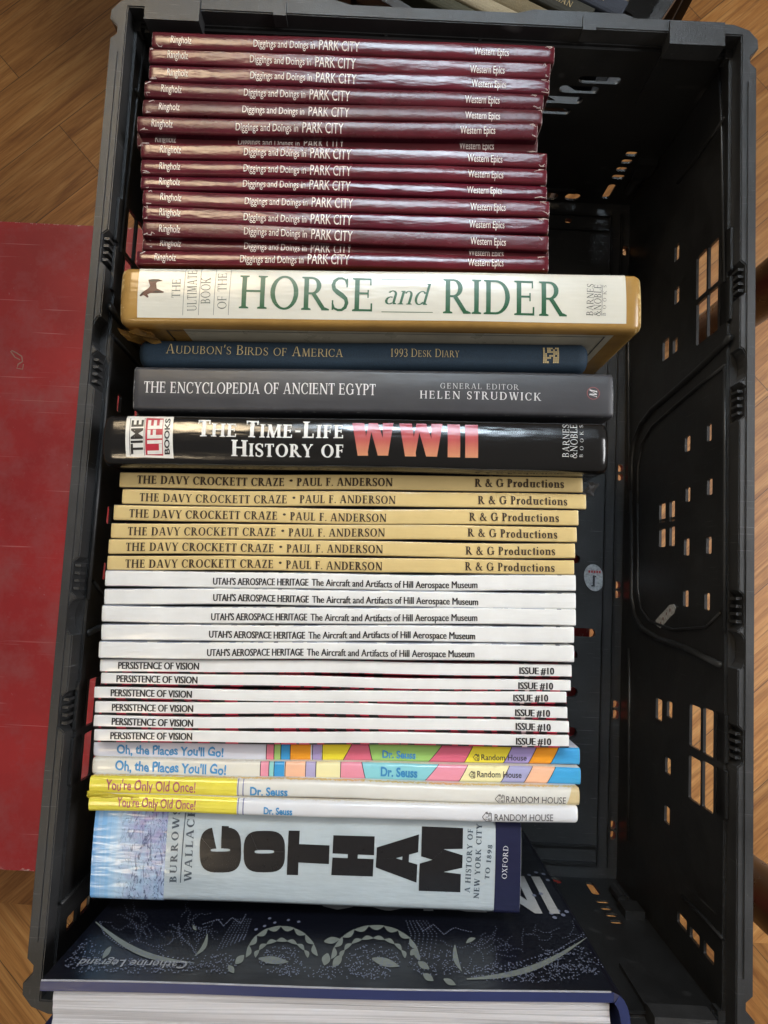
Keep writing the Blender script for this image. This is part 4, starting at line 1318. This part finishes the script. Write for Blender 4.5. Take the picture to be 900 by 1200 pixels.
for b, yc in ((YO1, 920), (YO2, 941)):
    T2 = b.T / 2 - 0.0002
    a0, a1 = -b.L / 2 + 0.0004, b.uv(277.6, yc + 4)[0]
    b.lay('yellow_panel', [[(a0, -T2), (a1, -T2), (a1, T2), (a0, T2)]], M_YEL, 0.00008)
    ln = []
    for px in (279.0, 285.0):
        a = b.uv(px, yc + 4)[0]
        ln.append([(a - 0.0003, -T2), (a + 0.0003, -T2), (a + 0.0003, T2), (a - 0.0003, T2)])
    b.lay('rule_line', ln, ink((116, 122, 164)), 0.00012)
a0, a1 = YO1.uv(664, 934)[0], YO1.L / 2 - 0.0004
T2 = YO1.T / 2 - 0.0002
YO1.lay('aged_patch', [[(a0, -T2), (a1, -T2), (a1, T2), (a0 + 0.003, T2)]], M_AGED, 0.00006)
PUR = (176, 88, 112)
YO1.text('title_lettering', sans_polys("You're Only Old Once!", 0.012), ((124, 925.5), (229, 929.0), 12.5), PUR, wobble=0.05)
YO2.text('title_lettering', sans_polys("You're Only Old Once!", 0.012), ((137, 945.8), (229, 949.5), 11.5), PUR, wobble=0.05)
YO1.text('author_lettering', sans_polys("Dr. Seuss", 0.03), ((293, 932.4), (337, 933.8), 10.5), BLU, wobble=0.015)
YO2.text('author_lettering', sans_polys("Dr. Seuss", 0.03), ((309, 953.3), (342.5, 954.3), 8.6), BLU, wobble=0.015)
YO1.text('publisher_lettering', sans_polys("RANDOM HOUSE", 0.0), ((593, 940.0), (663, 941.8), 8.6), (70, 66, 68))
YO2.text('publisher_lettering', sans_polys("RANDOM HOUSE", 0.0), ((579.5, 961.0), (648, 962.6), 8.6), (84, 82, 86))
house_logo(YO1, 580, 929.5, 11, 11.5)
house_logo(YO2, 565, 950, 11, 12.5)
# creased jacket corner between the two yellow ends
bm = bmesh.new()
rk = random.Random(8)
hx = -YO2.L / 2
g = [[None] * 4 for _ in range(8)]
for i in range(8):
    for j in range(4):
        y = YO2.T / 2 - 0.0012 + (0.0044 - 0.0004 * i) * (j / 3) - 0.001
        x = hx - 0.0006 + 0.0042 * i
        g[i][j] = bm.verts.new((x, y, YO2.D - YO2.crown - 0.0002 + 0.0016 * math.sin(j / 3 * math.pi * 0.8) * (1 - i / 8) + 0.0006 + rk.uniform(-.0005, .0005)))
for i in range(7):
    for j in range(3):
        bm.faces.new((g[i][j], g[i + 1][j], g[i + 1][j + 1], g[i][j + 1]))
bmesh.ops.solidify(bm, geom=bm.faces[:], thickness=0.0004)
link('creased_jacket_corner', bm, M_YEL, YO2.root)

# ------------------------------------------------------------------ pale blue city history
M_GO = cover_mat("pale_blue_jacket", (184, 195, 201), 0.17, (224, 228, 230), 0.05, 0.9, 0.04, wsc=75)
M_GON = cover_mat("dark_navy_print", (36, 38, 66), 0.2, (150, 150, 165), 0.05, 0.5, 0.06)
GO = Book('hardback_book', 'very thick pale blue book with huge black sideways letters', None, (107, 946, 1055), (611, 963, 1075), -0.012, True,
          crown=0.0016, r=0.0030, spine=M_GO, seed=51, warp=0.0002, endr=0.002)
T2 = GO.T / 2 - 0.0003
def art_mat():
    t = NT("painted_harbour_print")
    g_ = t.coord('Generated')
    sx = t.n('ShaderNodeSeparateXYZ')
    t.l(g_, sx.inputs[0])
    o = t.coord('Object', (1, 0.22, 0.2))
    n1 = t.noise(t.coord('Object', (1, 0.4, 0.2)), 280, 6, 0.7, 2.6)
    n2 = t.noise(t.coord('Object', (1, 0.8, 0.2)), 120, 5, 0.65, 1.5)
    base = t.ramp(sx.outputs[0], [(0.0, lin((112, 168, 222))), (0.22, lin((140, 188, 230))), (0.34, lin((176, 206, 232))), (0.6, lin((168, 196, 220))), (1.0, lin((150, 178, 210)))])
    st_ = t.ramp(t.noise(t.coord('Object', (1, 0.03, 0.03)), 420, 2), [(0.4, (0, 0, 0, 1)), (0.6, (1, 1, 1, 1))])
    base = t.mix(t.math('MULTIPLY', st_, 0.25), base, lin((206, 222, 236)))
    right_ = t.ramp(sx.outputs[0], [(0.30, (0, 0, 0, 1)), (0.55, (1, 1, 1, 1))])
    top_ = t.ramp(sx.outputs[1], [(0.2, (0.45, 0.45, 0.45, 1)), (0.95, (1, 1, 1, 1))])
    pur = t.math('MULTIPLY', t.math('MULTIPLY', right_, top_), t.math('MULTIPLY', t.math('SUBTRACT', n2, 0.36), 4.0, True))
    base = t.mix(t.math('MULTIPLY', pur, 0.75), base, lin((150, 128, 178)))
    ink_ = t.math('MULTIPLY', right_, t.math('MULTIPLY', t.math('SUBTRACT', n1, 0.53), 16.0, True))
    base = t.mix(t.math('MULTIPLY', ink_, 0.8), base, lin((58, 66, 104)))
    t.col(base)
    t.rough(0.2)
    t.l(t.bump(t.noise(t.coord('Object', (0.35, 1.6, 1)), 55, 3), 0.9, 0.0016), t.b.inputs['Normal'])
    return t.m
a0, a1 = -GO.L / 2 + 0.0004, GO.uv(194, 1007)[0]
GO.lay('cover_picture', [[(a0, -T2), (a1, -T2), (a1, T2), (a0, T2)]], art_mat(), 0.0001)
a0 = GO.uv(580, 1020)[0]
GO.lay('navy_band', [[(a0, -T2), (GO.L / 2 - 0.0004, -T2), (GO.L / 2 - 0.0004, T2), (a0, T2)]], M_GON, 0.0001)
# block letters traced as outlines (photo pixels = origin + zoomed pixels / 4.09)
def gpx(ox, pts):
    return [GO.uv(ox + x / 4.09, 945 + y / 4.09) for x, y in pts]
def rot_oval(x0, y0, x1, y1, k, a0=0, a1=360, n=32):
    """fat rounded rectangle outline as quads around a slot of half height k"""
    cx, cy, rx, ry = (x0 + x1) / 2, (y0 + y1) / 2, (x1 - x0) / 2, (y1 - y0) / 2
    out = []
    def sup(q, a, b):
        c, s_ = math.cos(q), math.sin(q)
        return (cx + a * math.copysign(abs(c) ** 0.62, c), cy + b * math.copysign(abs(s_) ** 0.62, s_))
    for i in range(n):
        p, q = math.radians(a0 + (a1 - a0) * i / n), math.radians(a0 + (a1 - a0) * (i + 1) / n)
        out.append([sup(p, rx * 0.47, k), sup(p, rx, ry), sup(q, rx, ry), sup(q, rx * 0.47, k)])
    return out
L_ = []
L_ += [gpx(190, q) for q in rot_oval(182, 100, 380, 316, 7, -80, 256)]
L_ += [gpx(190, q) for q in ([(286, 94), (320, 96), (322, 200), (284, 200)],)]
L_ += [gpx(190, q) for q in rot_oval(392, 118, 590, 316, 8)]
L_ += [gpx(190, q) for q in ([(607, 117), (660, 118), (652, 329), (598, 328)], [(657, 180), (803, 186), (800, 275), (654, 268)])]
L_ += [gpx(400, q) for q in ([(-38, 138), (160, 143), (157, 232), (-42, 224)], [(-42, 243), (155, 250), (151, 334), (-48, 328)], [(32, 220), (80, 222), (78, 256), (30, 254)])]
L_ += [gpx(400, q) for q in ([(170, 195), (372, 134), (368, 218), (262, 246), (168, 246)], [(168, 246), (262, 246), (364, 276), (360, 364), (165, 290)], [(293, 232), (325, 226), (323, 268), (291, 258)])]
L_ += [gpx(400, q) for q in ([(386, 97), (584, 105), (581, 202), (490, 204), (436, 254), (382, 238)], [(375, 272), (436, 254), (490, 312), (572, 322), (570, 411), (371, 404)], [(436, 254), (490, 204), (581, 232), (579, 292), (490, 312)])]
GO.lay('title_lettering', L_, ink((34, 33, 35), 0.22), 0.00022, True)
STL = (74, 86, 98)
for (s_, x, ya, yb2, cp, tr_) in (('BURROWS', 209, 1034, 948, 8.5, 0.22), ('WALLACE', 226.5, 1033, 950, 9, 0.16), ('A HISTORY OF', 552.5, 1046, 972, 6.5, 0.12), ('NEW YORK CITY', 563, 1053, 966, 6.5, 0.12), ('TO 1898', 575, 1030, 990, 5.5, 0.12)):
    GO.text('author_lettering' if s_ in ('BURROWS', 'WALLACE') else 'subtitle_lettering', serif_polys(s_, SERIF_B, tr_), ((x - 2, ya), (x + 2, yb2), cp), STL, True)
GO.panel('rule_line', [(211, 1034), (212.2, 1034), (217.8, 952), (216.6, 952)], ink(STL), 0.0002)
GO.text('publisher_lettering', serif_polys('OXFORD', SERIF, 0.12), ((593.5, 1029), (595.5, 991), 6), (206, 206, 214), True)

# ------------------------------------------------------------------ indigo book with its page edges up, leaning by the near end
INZ = RIM + 0.052
A, B = bp(47, 1150, INZ), bp(735, 1165, INZ)
inr = math.atan2(B.y - A.y, B.x - A.x)
INL = (B - A).length
IND = INZ - 0.0165
TILT = math.radians(-1.2)
ind = thing('open_topped_book', 'x', 'book')
ind.name = 'hardback_book'
ind['label'] = 'large navy book in the foreground, page edges up and white dotted flower cover'
M0 = Matrix.Translation((A + B) / 2) @ Matrix.Rotation(inr, 4, 'Z') @ Matrix.Rotation(TILT, 4, 'X')
ind.matrix_world = Matrix.Translation(((A + B) / 2).xy.to_3d() + Vector((0, 0, 0.0165))) @ Matrix.Rotation(inr, 4, 'Z')
MI = ind.matrix_world.inverted() @ M0      # book frame (x right, y away from the viewer, z up along the cover; z=0 at the head) -> root frame
M_IN = cover_mat("indigo_jacket", (17, 19, 30), 0.33, (190, 190, 190), 0.06, 0.25, 0.05)
M_INB = cover_mat("navy_board_edge", (46, 54, 96), 0.35, (170, 176, 200), 0.05, 0.2, 0.05)
INT = 0.0285
h = INL / 2
def IV(x, y, z):
    return MI @ Vector((x, y, z))
bm = bmesh.new()
# front board, rounded spine on the right, back board: one wrapped sheet of board
path = [(-h, 0.0)]
path += [(-h + (2 * h - 0.006) * k / 12, 0.0) for k in range(1, 13)]
path += [(h - 0.006 + 0.0075 * math.sin(q), -INT / 2 + (INT / 2) * math.cos(q)) for q in [math.pi * k / 10 for k in range(1, 10)]]
path += [(h - 0.006 - (2 * h - 0.006) * k / 12, -INT) for k in range(0, 13)]
th = 0.0046
rings = []
for i, (x, y) in enumerate(path):
    a, b = Vector(path[max(i - 1, 0)]), Vector(path[min(i + 1, len(path) - 1)])
    d = (b - a).normalized()
    n = Vector((d.y, -d.x))
    n = -n if n.y < 0 and i < 13 else n
    n = Vector((-d.y, d.x))
    wavy = 0.0010 * math.sin(x * 26 + 1.0) if i < 13 else 0
    rings.append([bm.verts.new(IV(x + n.x * o, y + n.y * o, zz + (wavy if zz > -0.1 else 0))) for o, zz in ((0, 0.0), (0, -IND + 0.001), (-th, -IND + 0.001), (-th, 0.0))])
for r0, r1 in zip(rings, rings[1:]):
    for k in range(4):
        f = bm.faces.new((r0[k], r0[(k + 1) % 4], r1[(k + 1) % 4], r1[k]))
        f.material_index = 0 if k == 0 else 1
bm.faces.new(rings[0][::-1]).material_index = 1
bm.faces.new(rings[-1]).material_index = 1
link('cover', bm, [M_IN, M_INB], ind)
# pale turned-over edge of the jacket along the head of the board
bm = bmesh.new()
add_tube(bm, [IV(x, 0.0004, 0.0002 + 0.0010 * math.sin(x * 26 + 1.0)) for x in [-h + 0.0005 + (2 * h - 0.008) * k / 24 for k in range(25)]], 0.00045, 6)
link('jacket_edge', bm, simple('pale_jacket_edge', (176, 178, 186), 0.4), ind)
bm = bmesh.new()
def pg(x0, x1, y0, y1, z0, z1):
    n = 40
    top, bot = [], []
    for i in range(n + 1):
        x = x0 + (x1 - x0) * i / n
        rowt, rowb = [], []
        for j in range(9):
            y = y0 + (y1 - y0) * j / 8
            rowt.append(bm.verts.new(IV(x, y, z1 + 0.0006 * math.sin(x * 31 + j) + 0.0004 * math.sin(j * 2.1))))
            rowb.append(bm.verts.new(IV(x, y, z0)))
        top.append(rowt)
        bot.append(rowb)
    for i in range(n):
        for j in range(8):
            bm.faces.new((top[i][j], top[i + 1][j], top[i + 1][j + 1], top[i][j + 1]))
            bm.faces.new((bot[i][j], bot[i][j + 1], bot[i + 1][j + 1], bot[i + 1][j]))
        for j in (0, 8):
            bm.faces.new((top[i][j], top[i + 1][j], bot[i + 1][j], bot[i][j]))
    for i in (0, n):
        for j in range(8):
            bm.faces.new((top[i][j], top[i][j + 1], bot[i][j + 1], bot[i][j]))
pg(-h + 0.0055, h - 0.0075, -INT + th + 0.0003, -th - 0.0003, -IND + 0.006, -0.0035)
link('page_block', bm, M_PAGE_W, ind)

def icv(x, y):
    """photo pixel -> (x,z) on the front cover plane"""
    o = M0 @ Vector((0, 0, 0))
    n = (M0.to_3x3() @ Vector((0, 1, 0)))
    d = ray(x, y)
    p = CAM + d * ((o - CAM).dot(n) / d.dot(n))
    q = M0.inverted() @ p
    return q.x, q.z
def ipoly(bm, pts, lift=0.0003, photo=True):
    q = [icv(*p) if photo else p for p in pts]
    try:
        f = bm.faces.new([bm.verts.new(IV(a, lift, b)) for a, b in q])
    except ValueError:
        pass
M_ART = ink((140, 148, 142), 0.4)
M_DOT = ink((128, 136, 160), 0.4)
def dot(bm, x, y, r):
    a, b = icv(x, y)
    if b > -0.0015 or abs(a) > h - 0.004:
        return
    ipoly(bm, [(a + r * math.cos(q), b + r * 1.5 * math.sin(q)) for q in [2 * math.pi * k / 7 for k in range(7)]], 0.0004, False)
def leaf(bm, a, b, wd, bend=0.0, n=9):
    A_, B_ = Vector(a), Vector(b)
    d = B_ - A_
    nn = Vector((-d.y, d.x)).normalized()
    up, lo = [], []
    for i in range(n + 1):
        t = i / n
        c = A_ + d * t + nn * (bend * math.sin(math.pi * t))
        q = wd * math.sin(math.pi * min(1, t * 0.92 + 0.06)) * 0.5
        up.append(c + nn * q)
        lo.append(c - nn * q)
    for i in range(n):
        ipoly(bm, [up[i], up[i + 1], lo[i + 1], lo[i]])
bm = bmesh.new()
# long curved sprigs to both sides
leaf(bm, (112, 1081), (228, 1129), 7, 13, 16)
leaf(bm, (547, 1148), (688, 1099), 7, 13, 16)
leaf(bm, (243, 1095), (228, 1121), 5, -4)
leaf(bm, (533, 1108), (541, 1139), 6, 3)
leaf(bm, (557, 1100), (546, 1106), 5, 1)
leaf(bm, (226, 1085), (230, 1091), 4)
# garland arches in the middle
def arch(cx, cy, rx, ry, n, wd, a0, a1, sc):
    for i in range(n):
        q = math.radians(a0 + (a1 - a0) * (i + .5) / n)
        d = math.radians(abs(a1 - a0) / n * 0.5)
        leaf(bm, (cx + rx * math.cos(q - d), cy - ry * math.sin(q - d)), (cx + rx * math.cos(q + d), cy - ry * math.sin(q + d)), wd, sc)
arch(330, 1124, 42, 38, 8, 6, 5, 178, -2.0)
arch(440, 1126, 52, 41, 9, 6, 0, 178, -2.0)
arch(330, 1126, 31, 23, 7, 5, 8, 172, 1.5)
arch(437, 1127, 38, 27, 8, 5, 8, 172, 1.5)
for a, b, wd in (((303, 1124), (338, 1128), 9), ((436, 1124), (468, 1133), 10), ((380, 1104), (398, 1101), 8), ((384, 1118), (380, 1132), 10), ((400, 1120), (390, 1134), 9), ((276, 1130), (286, 1120), 8), ((268, 1132), (274, 1141), 7),
                 ((490, 1128), (503, 1136), 8), ((496, 1142), (508, 1150), 8), ((520, 1148), (534, 1155), 7), ((481, 1120), (488, 1112), 7), ((130, 1110), (120, 1124), 6)):
    leaf(bm, a, b, wd)
link('cover_art', bm, M_ART, ind)
bm = bmesh.new()
rd = random.Random(77)
def curve_dots(pts, n, r, jit=0.3):
    for i in range(n):
        t = i / max(1, n - 1) * (len(pts) - 1)
        k = min(int(t), len(pts) - 2)
        f = t - k
        dot(bm, pts[k][0] + (pts[k + 1][0] - pts[k][0]) * f + rd.uniform(-jit, jit), pts[k][1] + (pts[k + 1][1] - pts[k][1]) * f + rd.uniform(-jit, jit), r)
curve_dots([(116, 1077), (122, 1095), (142, 1110), (175, 1120), (226, 1125)], 36, 0.00045)
curve_dots([(545, 1142), (600, 1131), (650, 1116), (684, 1096)], 36, 0.00045)
def wander(x, y, n, ang, step, r):
    for _ in range(n):
        dot(bm, x, y, r)
        ang += rd.uniform(-0.7, 0.7)
        x += step * math.cos(ang)
        y += step * 0.8 * math.sin(ang)
def in_left(x, y):
    return 1073 < y < 1126 and x > 122 + (y - 1073) * 1.0 and x < 236
for _ in range(38):
    x, y = rd.uniform(120, 236), rd.uniform(1073, 1116)
    if y < 1080 + (x - 116) * 0.62:
        wander(x, y, rd.randint(7, 14), rd.uniform(0, 6.28), 3.3, 0.00030)
for _ in range(36):
    x, y = rd.uniform(545, 686), rd.uniform(1088, 1124)
    if y < 1140 - (x - 545) * 0.30:
        wander(x, y, rd.randint(6, 12), rd.uniform(0, 6.28), 3.3, 0.00030)
curve_dots([(238, 1084), (255, 1078), (262, 1086), (272, 1076), (282, 1083), (288, 1073)], 34, 0.00040)
curve_dots([(488, 1080), (496, 1092), (508, 1084), (520, 1096), (532, 1088), (552, 1093)], 34, 0.00040)
for k in range(7):
    curve_dots([(255 + k * 5, 1114 - k * 2), (264 + k * 4, 1096), (276 + k * 3, 1078)], 15, 0.00034)
    curve_dots([(478 + k * 5, 1112 + k * 2), (482 + k * 5, 1096), (476 + k * 4, 1080)], 14, 0.00034)
for cx, cy, rx, ry, n in ((330, 1127, 27, 18, 150), (437, 1128, 33, 21, 200), (620, 1140, 85, 12, 330), (670, 1126, 42, 16, 200), (170, 1133, 75, 9, 240), (96, 1120, 26, 20, 170), (255, 1130, 22, 13, 90), (385, 1140, 60, 8, 110), (510, 1128, 30, 18, 120)):
    for _ in range(n):
        q, rr = rd.uniform(0, 6.283), math.sqrt(rd.random())
        dot(bm, cx + rx * rr * math.cos(q), cy + ry * rr * math.sin(q), 0.00036)
for cx, cy in ((310, 1086), (322, 1082), (338, 1079), (350, 1081), (300, 1090), (316, 1077)):
    dot(bm, cx, cy, 0.0010)
for cx, cy in ((620, 1026), (628, 1023), (637, 1025), (642, 1032), (626, 1050), (634, 1048), (646, 1071), (654, 1068), (660, 1073), (650, 1076), (664, 1069)):
    dot(bm, cx, cy, 0.0014)
art = link('cover_art', bm, M_DOT, ind)
# title and author, set upside down as the book stands on its foot
def itext(polys, p0, p1, cap, mat, name):
    bm = bmesh.new()
    for k, pl in enumerate(fit(polys, p0, p1, cap)):
        ipoly(bm, pl, 0.00035 + (k % 9) * 1e-5, False)
    link(name, bm, mat, ind)
p0, p1 = icv(221, 1127.5), icv(96, 1124.5)
c1 = icv(158, 1127)
c2 = icv(158, 1136)
itext(sans_polys('Catherine Legrand', 0.008), p0, p1, -abs(c2[1] - c1[1]), ink((186, 190, 196), 0.4), 'author_lettering')
p0 = icv(633, 1029)
p1 = (p0[0] - 0.150, p0[1])
itext(sans_polys('INDIGO', 0.02), p0, p1, -abs(icv(640, 1073)[1] - icv(640, 1029)[1]), ink((186, 188, 190), 0.4), 'title_lettering')

# ------------------------------------------------------------------ old books in the crate beyond
def back_book(y, T, L, x1, zt, rgb, lab, txt=None, rgbt=(190, 170, 120), rz=5, cloth=True):
    m = cloth_mat("cloth_%d_%d_%d" % rgb, rgb)
    rt = thing('hardback_book', lab, 'book', (0, 0, 0), 0, 'old books in the crate beyond')
    Q = Matrix.Translation(crate2.location) @ Matrix.Rotation(crate2.rotation_euler.z, 4, 'Z')
    rt.matrix_world = Q @ Matrix.Translation((x1 - L / 2, y, 0.0165)) @ Matrix.Rotation(math.radians(rz), 4, 'Z')
    D = zt - 0.0165
    bm = bmesh.new()
    n = 8
    ya = [-T / 2] + [-T / 2 * math.cos(math.pi * k / n) for k in range(n + 1)] + [T / 2]
    za = [0] + [D - 0.003 + 0.003 * math.sin(math.pi * k / n) for k in range(n + 1)] + [0]
    r0 = [bm.verts.new((-L / 2, a, b)) for a, b in zip(ya, za)]
    r1 = [bm.verts.new((L / 2, a, b)) for a, b in zip(ya, za)]
    i0 = [bm.verts.new((-L / 2, a * 0.8, max(0, b - 0.003))) for a, b in zip(ya, za)]
    i1 = [bm.verts.new((L / 2, a * 0.8, max(0, b - 0.003))) for a, b in zip(ya, za)]
    for k in range(len(ya) - 1):
        bm.faces.new((r0[k], r0[k + 1], r1[k + 1], r1[k]))
        bm.faces.new((i0[k], i1[k], i1[k + 1], i0[k + 1]))
        bm.faces.new((r0[k], i0[k], i0[k + 1], r0[k + 1]))
        bm.faces.new((r1[k], r1[k + 1], i1[k + 1], i1[k]))
    link('cover', bm, m, rt)
    bm = bmesh.new()
    add_box(bm, -L / 2 + 0.003, -T * 0.39, 0.003, L / 2 - 0.003, T * 0.39, D - 0.007)
    link('page_block', bm, M_PAGE, rt)
    if txt:
        bm = bmesh.new()
        for k, pl in enumerate(fit(serif_polys(txt, SERIF, 0.08), (L / 2 - 0.088, -0.0026), (L / 2 - 0.018, -0.0026), 0.0050)):
            bm.faces.new([bm.verts.new((a, b, D + 0.0003 + (k % 9) * 1e-5)) for a, b in pl])
        link('title_lettering', bm, ink(rgbt), rt)
back_book(-0.184, 0.019, 0.225, 0.166, 0.200, (214, 210, 200), 'white book in the far crate, behind the navy one')
back_book(-0.205, 0.017, 0.235, 0.170, 0.203, (58, 64, 76), 'slate blue book with gilt title in the far crate', 'GREAT AGES OF MAN')
back_book(-0.2235, 0.016, 0.235, 0.150, 0.202, (62, 62, 54), 'dark grey book with gilt title in the far crate', 'GREAT AGES OF MAN')
back_book(-0.241, 0.015, 0.230, 0.140, 0.200, (128, 116, 88), 'khaki brown book in the far crate')
back_book(-0.257, 0.013, 0.228, 0.120, 0.202, (176, 164, 136), 'beige book in the far crate')
back_book(-0.2715, 0.012, 0.226, 0.095, 0.200, (74, 74, 58), 'olive green book in the far crate, nearest this crate')
